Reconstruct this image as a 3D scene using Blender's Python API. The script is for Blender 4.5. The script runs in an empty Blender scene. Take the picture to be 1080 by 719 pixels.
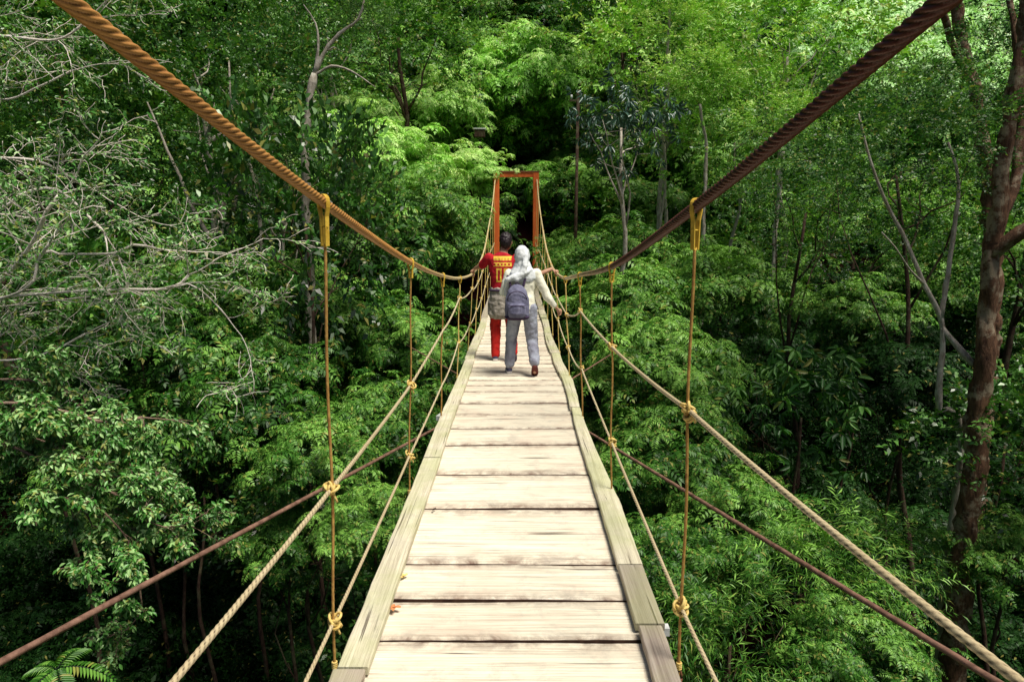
import bpy, bmesh, math, random
import numpy as np
from mathutils import Vector, Matrix, noise as mn
random.seed(7); rng = np.random.default_rng(11)
R = math.radians
SC = bpy.context.scene
COL = SC.collection
V3 = Vector

# ------------------------------------------------------------------ camera
W_, H_, F_ = 1080.0, 719.0, 720.0
CX, CH = 0.018, 1.70
TH = math.atan((359.5-252)/F_); YAW = math.atan(3/F_)
def at(px, py, Y):
    """world point on the sight line of a photo point, at distance Y along the bridge"""
    a = (px-540)/F_; b = -(py-359.5)/F_
    dx, dy, dz = a, math.cos(TH)+b*math.sin(TH), -math.sin(TH)+b*math.cos(TH)
    x = dx*math.cos(YAW)-dy*math.sin(YAW); y = dx*math.sin(YAW)+dy*math.cos(YAW)
    t = Y/y
    return V3((CX+x*t, Y, CH+dz*t))
cam = bpy.data.cameras.new('camera'); camo = bpy.data.objects.new('camera', cam); COL.objects.link(camo)
camo.location = (CX, 0, CH); camo.rotation_euler = (math.pi/2-TH, 0, YAW)
cam.sensor_width = 36; cam.lens = 36*F_/W_; cam.clip_start = .05; cam.clip_end = 1000
SC.camera = camo
SC.view_settings.view_transform = 'Standard'; SC.view_settings.look = 'None'
SC.view_settings.exposure = 0; SC.view_settings.gamma = 1
SC.cycles.max_bounces = 5; SC.cycles.diffuse_bounces = 2; SC.cycles.glossy_bounces = 2
SC.cycles.transmission_bounces = 3; SC.cycles.transparent_max_bounces = 4
SC.cycles.use_denoising = True

# ------------------------------------------------------------------ light
SUN_EL, SUN_AZ = 66, 130          # azimuth measured clockwise from +y: behind and to the right of the camera
w = bpy.data.worlds.new('World'); SC.world = w; w.use_nodes = True
nt = w.node_tree; nt.nodes.clear()
sky = nt.nodes.new('ShaderNodeTexSky'); sky.sky_type = 'NISHITA'; sky.sun_disc = False
sky.sun_elevation = R(SUN_EL); sky.sun_rotation = R(SUN_AZ); sky.air_density = 1.0; sky.dust_density = 3.0; sky.ozone_density = 1
bg = nt.nodes.new('ShaderNodeBackground'); bg.inputs[1].default_value = .05
ow = nt.nodes.new('ShaderNodeOutputWorld')
nt.links.new(sky.outputs[0], bg.inputs[0]); nt.links.new(bg.outputs[0], ow.inputs[0])
sl = bpy.data.lights.new('sun', 'SUN'); sl.energy = 5.0; sl.angle = R(24); sl.color = (1, .94, .82)
so = bpy.data.objects.new('sun', sl); COL.objects.link(so)
d = V3((math.sin(R(SUN_AZ))*math.cos(R(SUN_EL)), math.cos(R(SUN_AZ))*math.cos(R(SUN_EL)), math.sin(R(SUN_EL))))
so.rotation_euler = d.to_track_quat('Z', 'Y').to_euler(); so.location = (10, -10, 30)

# ------------------------------------------------------------------ materials
class NT:
    def __init__(s, name):
        s.m = bpy.data.materials.new(name); s.m.use_nodes = True; s.t = s.m.node_tree; s.t.nodes.clear()
        s.out = s.n('ShaderNodeOutputMaterial')
    def n(s, ty, **k):
        nd = s.t.nodes.new(ty)
        for a, v in k.items(): setattr(nd, a, v)
        return nd
    def l(s, a, b): s.t.links.new(a, b)
    def coord(s, scale=(1,1,1), kind='Object'):
        tc = s.n('ShaderNodeTexCoord'); mp = s.n('ShaderNodeMapping'); mp.inputs['Scale'].default_value = scale
        s.l(tc.outputs[kind], mp.inputs[0]); return mp.outputs[0]
    def noise(s, vec, scale, detail=4, rough=.6, dist=0):
        nd = s.n('ShaderNodeTexNoise'); nd.inputs['Scale'].default_value = scale; nd.inputs['Detail'].default_value = detail
        nd.inputs['Roughness'].default_value = rough; nd.inputs['Distortion'].default_value = dist
        s.l(vec, nd.inputs['Vector']); return nd.outputs['Fac']
    def ramp(s, fac, stops):
        r = s.n('ShaderNodeValToRGB'); e = r.color_ramp.elements
        e[0].position, e[0].color = stops[0][0], (*stops[0][1], 1); e[1].position, e[1].color = stops[-1][0], (*stops[-1][1], 1)
        for p, c in stops[1:-1]:
            x = e.new(p); x.color = (*c, 1)
        s.l(fac, r.inputs[0]); return r.outputs[0]
    def mix(s, fac, a, b, mode='MIX'):
        m = s.n('ShaderNodeMix', data_type='RGBA', blend_type=mode)
        for i, v in ((0, fac), (6, a), (7, b)):
            if hasattr(v, 'links'): s.l(v, m.inputs[i])
            else: m.inputs[i].default_value = v if i == 0 else (*v, 1)
        return m.outputs[2]
    def math(s, op, a, b=0, c=0, clamp=False):
        m = s.n('ShaderNodeMath', operation=op, use_clamp=clamp)
        for i, v in enumerate((a, b, c)):
            if hasattr(v, 'links'): s.l(v, m.inputs[i])
            else: m.inputs[i].default_value = v
        return m.outputs[0]
    def fin(s, col, rough=.7, bump=None, bd=.01, spec=.3, metal=0, bs=.6):
        p = s.n('ShaderNodeBsdfPrincipled')
        if hasattr(col, 'links'): s.l(col, p.inputs['Base Color'])
        else: p.inputs['Base Color'].default_value = (*col, 1)
        if hasattr(rough, 'links'): s.l(rough, p.inputs['Roughness'])
        else: p.inputs['Roughness'].default_value = rough
        p.inputs['Specular IOR Level'].default_value = spec; p.inputs['Metallic'].default_value = metal
        if bump is not None:
            b = s.n('ShaderNodeBump'); b.inputs['Distance'].default_value = bd; b.inputs['Strength'].default_value = bs
            s.l(bump, b.inputs['Height']); s.l(b.outputs[0], p.inputs['Normal'])
        s.l(p.outputs[0], s.out.inputs[0]); return s.m

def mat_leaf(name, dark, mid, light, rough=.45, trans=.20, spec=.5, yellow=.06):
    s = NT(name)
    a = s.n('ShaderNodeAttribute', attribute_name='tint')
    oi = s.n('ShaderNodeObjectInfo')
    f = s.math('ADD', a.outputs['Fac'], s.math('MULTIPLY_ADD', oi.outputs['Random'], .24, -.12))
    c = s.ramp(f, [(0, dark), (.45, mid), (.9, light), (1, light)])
    ri = s.n('ShaderNodeNewGeometry')
    old = s.math('GREATER_THAN', ri.outputs['Random Per Island'], 1-yellow)
    c = s.mix(s.math('MULTIPLY', old, .6), c, (.42, .38, .10))
    p = s.n('ShaderNodeBsdfPrincipled'); s.l(c, p.inputs['Base Color']); p.inputs['Roughness'].default_value = rough
    p.inputs['Specular IOR Level'].default_value = spec
    t = s.n('ShaderNodeBsdfTranslucent'); tc = s.mix(1.0, c, (1.0, 1.15, .45), 'MULTIPLY'); s.l(tc, t.inputs[0])
    mx = s.n('ShaderNodeMixShader'); mx.inputs[0].default_value = trans
    s.l(p.outputs[0], mx.inputs[1]); s.l(t.outputs[0], mx.inputs[2]); s.l(mx.outputs[0], s.out.inputs[0])
    return s.m

def mat_wood(name, a, b, c, stain, green=0.0):
    s = NT(name)
    oi = s.n('ShaderNodeObjectInfo')
    tc = s.n('ShaderNodeTexCoord')
    off = s.n('ShaderNodeVectorMath', operation='ADD'); comb = s.n('ShaderNodeCombineXYZ')
    s.l(s.math('MULTIPLY', oi.outputs['Random'], 37), comb.inputs[1]); s.l(s.math('MULTIPLY', oi.outputs['Random'], 11), comb.inputs[0])
    s.l(tc.outputs['Object'], off.inputs[0]); s.l(comb.outputs[0], off.inputs[1])
    mp = s.n('ShaderNodeMapping'); mp.inputs['Scale'].default_value = (1.0, 46, 10) if not green else (46, 1.0, 10); s.l(off.outputs[0], mp.inputs[0])
    g = s.noise(mp.outputs[0], 1.6, 8, .68, .6)
    big = s.noise(off.outputs[0], 3.0, 3, .6)
    fine = s.noise(mp.outputs[0], 6, 8, .8, .4)
    col = s.ramp(g, [(.28, a), (.5, b), (.72, c)])
    col = s.mix(s.math('MULTIPLY', s.ramp(big, [(.5, (0,0,0)), (.72, (1,1,1))]), .5), col, stain)
    col = s.mix(s.math('MULTIPLY', s.ramp(fine, [(.5, (0,0,0)), (.75, (1,1,1))]), .45), col, (.16, .12, .10))
    cm = s.n('ShaderNodeMapping'); cm.inputs['Scale'].default_value = (1.1, 60, 8) if not green else (60, 1.1, 8); s.l(off.outputs[0], cm.inputs[0])
    ck = s.noise(cm.outputs[0], 1.0, 3, .5, .3)
    ckm = s.ramp(ck, [(.30, (1,1,1)), (.345, (0,0,0))])
    col = s.mix(s.math('MULTIPLY', ckm, .75), col, (.05, .025, .02))
    ea = s.n('ShaderNodeAttribute', attribute_name='edge'); en = s.noise(off.outputs[0], 9, 5, .7, .5)
    col = s.mix(s.math('MULTIPLY', ea.outputs['Fac'], s.ramp(en, [(.35, (0,0,0)), (.65, (1,1,1))])), col, (.17, .10, .075))
    bl = s.noise(off.outputs[0], 5.5, 6, .75, .4); col = s.mix(s.math('MULTIPLY', s.ramp(bl, [(.52, (0,0,0)), (.70, (1,1,1))]), .5), col, (.40, .36, .31))
    br = s.math('MULTIPLY_ADD', oi.outputs['Random'], .26, .84)
    hs = s.n('ShaderNodeHueSaturation'); s.l(col, hs.inputs['Color']); s.l(br, hs.inputs['Value']); col = hs.outputs[0]
    if green:
        gn = s.noise(tc.outputs['Object'], 2.3, 4, .65)
        col = s.mix(s.math('MULTIPLY', s.ramp(gn, [(.40, (0,0,0)), (.62, (1,1,1))]), green), col, (.36, .42, .14))
    h = s.math('SUBTRACT', g, s.math('MULTIPLY', ckm, 1.2))
    return s.fin(col, .75, h, .006, .25, bs=.8)

M = {}
M['plank'] = mat_wood('weathered_plank', (.40, .33, .26), (.84, .76, .60), (.97, .93, .79), (.76, .56, .44))
M['plank_edge'] = None
M['edge'] = mat_wood('mossy_edge_board', (.34, .29, .20), (.64, .59, .44), (.78, .74, .58), (.50, .46, .37), green=.42)
M['edge_grey'] = mat_wood('grey_edge_board', (.24, .19, .16), (.42, .35, .29), (.54, .48, .40), (.36, .30, .26), green=.3)
def mat_cable(name, near, near2, far):
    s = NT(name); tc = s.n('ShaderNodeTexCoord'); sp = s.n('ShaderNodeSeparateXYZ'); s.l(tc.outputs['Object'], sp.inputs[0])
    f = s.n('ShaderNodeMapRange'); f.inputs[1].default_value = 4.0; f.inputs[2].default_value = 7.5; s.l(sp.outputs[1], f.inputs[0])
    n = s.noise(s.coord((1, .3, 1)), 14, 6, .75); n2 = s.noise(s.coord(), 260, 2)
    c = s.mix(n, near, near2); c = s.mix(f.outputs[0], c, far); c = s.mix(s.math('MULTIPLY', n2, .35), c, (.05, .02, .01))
    ga = s.n('ShaderNodeAttribute', attribute_name='groove'); c = s.mix(s.ramp(ga.outputs['Fac'], [(.35, (.8,)*3), (.85, (0,)*3)]), c, (.035, .010, .006))
    return s.fin(c, .5, n2, .001, .45)
M['cable_gold'] = mat_cable('lit_gold_rusty_cable', (.30, .10, .025), (.88, .46, .13), (.90, .74, .40))  # rust plus the sunlit gold tone put into the colour
M['cable_maroon'] = mat_cable('shaded_maroon_rusty_cable', (.075, .014, .014), (.15, .032, .024), (.84, .66, .36))  # rust plus the shaded side's dark tone put into the colour
def mat_simple(name, c1, c2, scale=30, rough=.7, bd=.002, spec=.3, sc=(1,1,1), metal=0):
    s = NT(name); v = s.coord(sc); n = s.noise(v, scale, 4, .65)
    return s.fin(s.ramp(n, [(.3, c1), (.7, c2)]), rough, n, bd, spec, metal)
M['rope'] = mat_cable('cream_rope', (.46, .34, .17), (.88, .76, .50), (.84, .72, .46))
M['rope_h'] = mat_simple('yellow_brown_rope', (.26, .12, .03), (.52, .32, .09), 45, .8)
M['knot'] = mat_simple('yellow_knot_rope', (.60, .40, .10), (.85, .66, .25), 50, .8)
M['strap'] = mat_simple('yellow_painted_steel', (.50, .30, .03), (.80, .56, .08), 25, .5, .001)
M['guy'] = mat_simple('brown_steel_guy', (.10, .05, .035), (.32, .18, .13), 22, .55)
M['hook'] = mat_simple('rusty_steel', (.14, .05, .03), (.35, .14, .08), 60, .6)
M['steel'] = mat_simple('pale_steel', (.45, .46, .46), (.7, .72, .72), 20, .5)
M['gate'] = mat_simple('red_orange_paint', (.60, .10, .02), (.88, .20, .045), 6, .45, .001, .4, (1, 1, .4))
M['plank_edge'] = mat_simple('dark_plank_side', (.035, .015, .010), (.12, .06, .04), 20)  # stained plank sides, also coloured dark so the gaps read as shaded
M['beam'] = mat_simple('dark_beam_wood', (.05, .03, .02), (.12, .08, .05), 12)
M['soil'] = mat_simple('shadow_toned_soil', (.0025, .0007, .001), (.007, .002, .002), 3, 1.0, .05, .0)  # soil coloured near-black maroon in place of deep shadow between plants
def mat_bark(name, a, b, c, sc=(1, 1, .25), lich=.4):
    s = NT(name); v = s.coord(sc); n = s.noise(v, 26, 6, .7, .5); l = s.noise(s.coord(), 5.5, 5, .7)
    col = s.ramp(n, [(.3, a), (.65, b)])
    col = s.mix(s.math('MULTIPLY', s.ramp(l, [(.5, (0,0,0)), (.6, (1,1,1))]), lich), col, c)
    return s.fin(col, .85, n, .02, .2, bs=1)
M['bark'] = mat_bark('brown_lichen_bark', (.022, .010, .007), (.18, .095, .055), (.40, .34, .24), lich=.6)
M['bark_pale'] = mat_bark('pale_bark', (.20, .16, .12), (.52, .47, .40), (.74, .72, .64))
M['bark_dark'] = mat_bark('dark_bark', (.02, .012, .01), (.09, .05, .035), (.16, .17, .09))
M['twig'] = mat_bark('bleached_twig_bark', (.66, .57, .48), (.93, .86, .78), (.96, .93, .88), (1, 1, 1))
M['twig_brown'] = mat_bark('brown_twig_bark', (.14, .08, .06), (.36, .24, .18), (.5, .42, .33), (1, 1, 1))
M['lf_lush'] = mat_leaf('lush_leaf', (.0025, .018, .004), (.042, .160, .015), (.32, .62, .11), spec=.35)
M['lf_bright'] = mat_leaf('bright_leaf', (.008, .07, .008), (.31, .72, .09), (.76, .98, .38), spec=.4)
M['lf_dark'] = mat_leaf('dark_leaf', (.003, .018, .004), (.032, .12, .015), (.20, .46, .09), rough=.35, spec=.6)
M['lf_gloss'] = mat_leaf('glossy_leaf', (.005, .025, .006), (.042, .15, .025), (.28, .52, .14), rough=.42, trans=.25, spec=.5)
M['lf_yellow'] = mat_leaf('yellow_green_leaf', (.02, .09, .008), (.32, .68, .08), (.85, .99, .38), yellow=.12)
M['lf_pale'] = mat_leaf('pale_sage_leaf', (.015, .09, .012), (.09, .30, .045), (.42, .66, .26), rough=.35, yellow=.12, trans=.2)
M['lf_blue'] = mat_leaf('blue_sheen_leaf', (.012, .04, .022), (.03, .085, .05), (.10, .20, .15), rough=.36, trans=.08, spec=.7, yellow=.02)
M['lf_haze'] = mat_leaf('painted_haze_leaf', (.3, .55, .2), (.5, .85, .36), (.75, .98, .55))  # pale leaf tones put the distance haze into the colour
M['lf_shade'] = mat_leaf('painted_shade_leaf', (.002, .010, .002), (.008, .035, .006), (.03, .09, .018), spec=.15, yellow=.02, trans=.1)  # near-black leaf colour paints the deep shade of the ravine hollows
M['lf_orange'] = mat_simple('dry_orange_leaf', (.5, .14, .04), (.75, .36, .16), 40)

# ------------------------------------------------------------------ mesh helpers
def tag(o, label=None, cat=None, group=None, kind=None):
    if label: o['label'] = label
    if cat: o['category'] = cat
    if group: o['group'] = group
    if kind: o['kind'] = kind
    return o
def empty(name, loc=(0, 0, 0), rz=0):
    o = bpy.data.objects.new(name, None); COL.objects.link(o); o.location = loc; o.rotation_euler = (0, 0, rz)
    o.empty_display_size = .1; return o
def link(name, me, mat, parent=None, smooth=False):
    o = bpy.data.objects.new(name, me); COL.objects.link(o)
    if mat is not None and not me.materials: me.materials.append(mat)
    if smooth: me.polygons.foreach_set('use_smooth', [True]*len(me.polygons))
    if parent is not None: o.parent = parent
    return o
class MB:
    def __init__(s): s.v = []; s.f = []; s.g = []
    def add(s, v, f):
        b = len(s.v); s.v += [tuple(p) for p in v]; s.f += [tuple(b+i for i in q) for q in f]
    def box(s, c, size, rot=None):
        c = V3(c); v = []
        for x in (-.5, .5):
            for y in (-.5, .5):
                for z in (-.5, .5):
                    p = V3((x*size[0], y*size[1], z*size[2]))
                    if rot is not None: p = rot @ p
                    v.append(c+p)
        s.add(v, [(0,1,3,2), (4,6,7,5), (0,4,5,1), (2,3,7,6), (0,2,6,4), (1,5,7,3)])
    def tube(s, pts, rad, n=8, lobes=0, lobe=0, pitch=.12, ell=1.0, side=None, cap=True, rn=0):
        """tube through pts; rad scalar or list; lobes twist along it with the given pitch"""
        pts = [V3(p) for p in pts]; N = len(pts)
        if not hasattr(rad, '__len__'): rad = [rad]*N
        t = [(pts[min(i+1, N-1)]-pts[max(i-1, 0)]).normalized() for i in range(N)]
        u = side if side is not None else (V3((0, 0, 1)) if abs(t[0].z) < .9 else V3((1, 0, 0)))
        L = 0; vs = []
        for i in range(N):
            if i: L += (pts[i]-pts[i-1]).length
            a = t[i].cross(u)
            if a.length < 1e-5: a = t[i].orthogonal()
            a.normalize(); b = a.cross(t[i]).normalized()
            if side is None: u = b
            for k in range(n):
                ph = 2*math.pi*k/n; r = rad[i]
                if lobes:
                    q = (ph*lobes/(2*math.pi) - lobes*L/pitch) % 1.0
                    hq = 2*math.sqrt(max(0, q*(1-q))); r *= 1-lobe+lobe*hq; s.g.append(hq)
                if rn: r *= 1+rn*mn.noise(pts[i]*9+V3((math.cos(ph), math.sin(ph), 0))*1.3)
                vs.append(pts[i]+a*(math.cos(ph)*r)+b*(math.sin(ph)*r*ell))
        fs = [(i*n+k, i*n+(k+1) % n, (i+1)*n+(k+1) % n, (i+1)*n+k) for i in range(N-1) for k in range(n)]
        if cap: fs += [tuple(range(n))[::-1], tuple((N-1)*n+k for k in range(n))]
        s.add(vs, fs)
    def mesh(s, name):
        me = bpy.data.meshes.new(name); me.from_pydata(s.v, [], s.f); me.update()
        if s.g and len(s.g) == len(s.v):
            at_ = me.attributes.new('groove', 'FLOAT', 'POINT'); at_.data.foreach_set('value', s.g)
        return me
    def build(s, name, mat, parent=None, smooth=False, shift=None):
        if shift is not None:
            sh = V3(shift); s.v = [tuple(V3(p)-sh) for p in s.v]
        return link(name, s.mesh(name), mat, parent, smooth)
def spline(pts, step):
    """Catmull-Rom through pts; step a number or a function of y"""
    P = [V3(p) for p in pts]; P = [2*P[0]-P[1]]+P+[2*P[-1]-P[-2]]; out = []
    for i in range(1, len(P)-2):
        a, b, c, e = P[i-1:i+3]; L = (c-b).length; st = step(b.y) if callable(step) else step
        n = max(1, int(L/st))
        for k in range(n):
            t = k/n
            out.append(.5*((2*b)+(c-a)*t+(2*a-5*b+4*c-e)*t*t+(3*b-a-3*c+e)*t**3))
    out.append(P[-2]); return out
def interp_at_y(pts, y):
    for a, b in zip(pts, pts[1:]):
        if (a.y-y)*(b.y-y) <= 0 and a.y != b.y:
            return a.lerp(b, (y-a.y)/(b.y-a.y))
    return pts[-1]

# ------------------------------------------------------------------ terrain
def ground(x, y):
    base = np.interp(y, [-14, -4, -1.5, 2, 5, 12, 18, 23.3, 24.2, 27, 30], [2.5, 0.2, -2.5, -5.6, -6.2, -4.6, -2.3, .15, .5, .8, 2.2])
    start = 27+max(0, x-6)*.55
    hill = max(0, y-start)*.78; hill = min(hill, 42)
    if y > 27: base = 2.2*min(1, (y-27)/3)+.8*max(0, 1-(y-27)/3)
    side = .055*max(0, abs(x)-5)*(1 if y < 24 else .4)
    n = mn.noise(V3((x*.13, y*.13, 3)))*1.3+mn.noise(V3((x*.4, y*.4, 9)))*.35
    k = min(1, abs(x)/4+max(0, abs(y-25)-3)/4)
    return float(base+hill+side+n*k)
def build_ground():
    xs = np.concatenate([np.linspace(-120, -34, 14), np.linspace(-32, 48, 90), np.linspace(52, 140, 14)])
    ys = np.concatenate([np.linspace(-60, -16, 8), np.linspace(-14, 62, 86), np.linspace(64, 150, 30)])
    v = [(x, y, ground(x, y)) for y in ys for x in xs]; nx = len(xs)
    f = [(j*nx+i, j*nx+i+1, (j+1)*nx+i+1, (j+1)*nx+i) for j in range(len(ys)-1) for i in range(nx-1)]
    me = bpy.data.meshes.new('hillside_ground'); me.from_pydata(v, [], f)
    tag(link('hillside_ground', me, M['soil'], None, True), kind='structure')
build_ground()

# ------------------------------------------------------------------ foliage engine
def nrm(a): return a/np.maximum(np.linalg.norm(a, axis=-1, keepdims=True), 1e-9)
class Leaves:
    def __init__(s, pos, d, n, ln, wd, tint):
        s.pos, s.d, s.n, s.ln, s.wd, s.tint = pos, d, n, ln, wd, tint
    @staticmethod
    def cat(L):
        return Leaves(*[np.concatenate([getattr(l, a) for l in L]) for a in ('pos', 'd', 'n', 'ln', 'wd', 'tint')])
def tinyrot(v, amt):
    return nrm(v+rng.normal(0, amt, v.shape))
def spray_pinnate(nf=6, L=.38, pairs=8, ll=.085, lw=.03, droop=.35):
    P, D, N, LN, WD = [], [], [], [], []
    for k in range(nf):
        az = 2*math.pi*(k+rng.uniform(-.3, .3))/nf; Lk = L*rng.uniform(.7, 1.1); up = rng.uniform(.1, .5)
        h = np.array([math.cos(az), math.sin(az), 0]); sd = np.array([-h[1], h[0], 0])
        for i in range(1, pairs+1):
            t = i/pairs; p = h*Lk*t*(1-.12*t)+np.array([0, 0, Lk*(up*t-(droop+up)*t*t)])
            sl_ = up-2*(droop+up)*t; ax = nrm(h+np.array([0, 0, sl_])); up_ = nrm(np.cross(ax, sd))
            if up_[2] < 0: up_ = -up_
            sz = .55+.9*math.sin(math.pi*min(1, t*.9+.1))*.6
            for sg in (-1, 1):
                P.append(p); D.append(nrm(sd*sg+ax*.55-up_*.22)); N.append(up_); LN.append(ll*sz); WD.append(lw*sz)
        P.append(p); D.append(ax); N.append(up_); LN.append(ll*.8); WD.append(lw)
    n = len(P)
    return Leaves(np.array(P), tinyrot(np.array(D), .1), tinyrot(np.array(N), .15), np.array(LN), np.array(WD), rng.uniform(.25, .7, n))
def spray_twig(n=12, L=.35, ll=.1, lw=.045, droop=.3, hang=.0):
    P, D, N = [], [], []
    for i in range(n):
        t = (i+.6)/n; sg = 1 if i % 2 else -1
        ph = rng.uniform(-.9, .9)
        sd = np.array([0, sg*math.cos(ph), math.sin(ph)*.8])
        P.append([L*t, rng.normal(0, .015), -droop*L*t*t]); D.append(nrm(np.array([.7, 0, -hang])+sd+rng.normal(0, .15, 3)))
        N.append(nrm(np.array([0, 0, 1])+rng.normal(0, .35, 3)))
    s = rng.uniform(.65, 1.15, n)
    return Leaves(np.array(P), np.array(D), np.array(N), ll*s, lw*s, rng.uniform(.15, .85, n))
def spray_droop(n=8, ll=.22, lw=.075):
    P, D, N = [], [], []
    for i in range(n):
        az = 2*math.pi*i/n+rng.uniform(-.3, .3); h = np.array([math.cos(az), math.sin(az), 0])
        dn = rng.uniform(.35, 1.5)
        dd = nrm(h+np.array([0, 0, -dn])); P.append(h*.03); D.append(dd); N.append(nrm(h*dn+np.array([0, 0, 1])+rng.normal(0, .15, 3)))
    s = rng.uniform(.7, 1.1, n)
    return Leaves(np.array(P), np.array(D), np.array(N), ll*s, lw*s, rng.uniform(.2, .8, n))
def frames(z, x=None):
    """rotation matrices whose z axis is z, random or given heading"""
    z = nrm(z)
    if x is None: x = rng.normal(0, 1, z.shape)
    x = nrm(x-z*np.sum(x*z, -1, keepdims=True)); y = np.cross(z, x)
    return np.stack([x, y, z], -1)
def assemble(sprays, Rm, T, S, tint):
    which = rng.integers(0, len(sprays), len(T)); out = []
    for i, sp in enumerate(sprays):
        m = which == i
        if not m.any(): continue
        r, t, s_, ti = Rm[m], T[m], S[m], tint[m]
        K = len(sp.pos); Mn = len(t)
        rot = lambda a: np.einsum('mij,kj->mki', r, a).reshape(-1, 3)
        out.append(Leaves(rot(sp.pos)*np.repeat(s_, K)[:, None]+np.repeat(t, K, 0), rot(sp.d), rot(sp.n),
                          (s_[:, None]*sp.ln).ravel(), (s_[:, None]*sp.wd).ravel(), np.clip(sp.tint[None]*.6+ti[:, None]*.7-.12, 0, 1).ravel()))
    return Leaves.cat(out)
T4 = (np.array([[0, 0, 0], [.45, .5, .12], [1, 0, -.12], [.45, -.5, .12]]), [[0, 1, 2, 3]])
T6 = (np.array([[0, 0, 0], [.28, .42, .10], [.68, .38, .06], [1, 0, -.15], [.68, -.38, .06], [.28, -.42, .10]]), [[0, 1, 2, 3], [0, 3, 4, 5]])
T8 = (np.array([[0, 0, 0], [.2, .3, .07], [.45, .5, .1], [.75, .33, .03], [1, 0, -.18], [.75, -.33, .03], [.45, -.5, .1], [.2, -.3, .07], [.5, 0, 0]]),
      [[0, 1, 2, 8], [8, 2, 3, 4], [0, 8, 6, 7], [8, 4, 5, 6]])
def leaf_mesh(name, L, tmpl=T4, mat=None):
    tv, tf = tmpl; N = len(L.pos); k = len(tv)
    side = nrm(np.cross(L.n, L.d)); up = np.cross(L.d, side)
    v = (L.pos[:, None]+L.d[:, None]*tv[None, :, 0:1]*L.ln[:, None, None]+side[:, None]*tv[None, :, 1:2]*L.wd[:, None, None]
         + up[:, None]*tv[None, :, 2:3]*L.ln[:, None, None]).reshape(-1, 3)
    f = (np.array(tf)[None]+np.arange(N)[:, None, None]*k).reshape(-1, 4)
    me = bpy.data.meshes.new(name); nf = len(f)
    me.vertices.add(len(v)); me.loops.add(nf*4); me.polygons.add(nf)
    me.vertices.foreach_set('co', v.astype(np.float32).ravel())
    me.loops.foreach_set('vertex_index', f.astype(np.int32).ravel())
    me.polygons.foreach_set('loop_start', np.arange(0, nf*4, 4, dtype=np.int32))
    me.polygons.foreach_set('loop_total', np.full(nf, 4, dtype=np.int32))
    at_ = me.attributes.new('tint', 'FLOAT', 'FACE'); at_.data.foreach_set('value', np.repeat(L.tint, len(tf)).astype(np.float32))
    me.update(calc_edges=True)
    if mat: me.materials.append(mat)
    return me
def blob_points(blobs, dens, low=-.35, jit=(.45, 1.15)):
    """points on the outer shells of ellipsoids (cx,cy,cz,rx,ry,rz), density per m2"""
    P, Nn, Ti = [], [], []
    for b in blobs:
        c = np.array(b[:3]); r = np.array(b[3:6]); area = 4*math.pi*((r[0]*r[1]+r[0]*r[2]+r[1]*r[2])/3)
        n = max(4, int(area*dens)); u = nrm(rng.normal(0, 1, (n*2, 3))); u = u[u[:, 2] > low][:n]
        q = rng.uniform(jit[0], jit[1], (len(u), 1))
        p = c+u*r*q; nn = nrm(u/r)
        P.append(p); Nn.append(nn); Ti.append(.38+.22*u[:, 2]+  .95*(q[:, 0]-.85)+rng.normal(0, .14, len(u))+rng.uniform(-.1, .1))  # tint falls off inward and downward, painting the crown's interior shade
    return np.concatenate(P), np.concatenate(Nn), np.clip(np.concatenate(Ti), 0, 1)
def blobs_in(n, R_, Rz, r, flat=.6, top=0):
    R_ = R_*1.05
    out = []
    for i in range(n):
        u = rng.normal(0, 1, 3); u /= np.linalg.norm(u); q = rng.uniform(.35, 1)**.6
        if u[2] < -.2 : u[2] *= .4
        rr = r*rng.uniform(.6, 1.25)
        out.append((u[0]*R_*q, u[1]*R_*q, u[2]*Rz*q+top, rr, rr*rng.uniform(.8, 1.2), rr*flat))
    return out
def nz(p, f, o):
    return mn.noise(V3((p[0]*f+o, p[1]*f-o, p[2]*f*1.5+o*2)))
def cloud(R_, Rz, n, f=1.5, thr=.0, shoots=0):
    """ragged cloud of shoot tips: an ellipsoid eaten away by noise, with a few long shoots"""
    o = rng.uniform(0, 90); P, Nn, Ti = [], [], []
    while len(P) < n:
        u = rng.normal(0, 1, 3); u /= np.linalg.norm(u); q = rng.uniform(.12, 1)**.42
        p = u*q*np.array([R_, R_, Rz]); k = nz(p, f, o); k2 = nz(p, f*2.7, o+5)
        if k+.5*k2 < thr+.10*(q-.6): continue
        if u[2] < -.1 and rng.random() < .6: continue
        P.append(p); Nn.append(nrm(u+np.array([0, 0, .2]))); Ti.append(.30+.26*p[2]/Rz+.55*(q-.75)+.35*k2+rng.normal(0, .11))  # inner and lower tips get darker tint: crown shade put into the colour
    for s in range(shoots):
        u = rng.normal(0, 1, 3); u[2] = abs(u[2])*.8; u /= np.linalg.norm(u); t0 = rng.uniform(.1, .3)
        for t in np.linspace(.75, 1.12+t0, 5):
            P.append(u*t*np.array([R_, R_, Rz])-np.array([0, 0, .25*(t-.75)**2*R_])+rng.normal(0, .03, 3)); Nn.append(nrm(u)); Ti.append(rng.uniform(.35, .85))
    return np.array(P), np.array(Nn), np.clip(np.array(Ti), 0, 1)
def crown_cloud(name, C_, mat, sp, tmpl=T4, S=1.0, kind='rosette', upb=.8, extra=None):
    P, Nn, Ti = C_
    if kind == 'rosette':
        Rm = frames(nrm(Nn*.6+np.array([0, 0, upb])+rng.normal(0, .3, P.shape)))
    else:
        x = nrm(Nn+rng.normal(0, .5, P.shape)+np.array([0, 0, .1])); z = nrm(np.array([[0, 0, 1.]])+rng.normal(0, .45, P.shape)); z = nrm(z-x*np.sum(z*x, -1, keepdims=True))
        Rm = np.stack([x, np.cross(z, x), z], -1)
    return leaf_mesh(name, assemble(sp, Rm, P, S*rng.uniform(.6, 1.2, len(P)), Ti), tmpl, mat)
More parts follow.
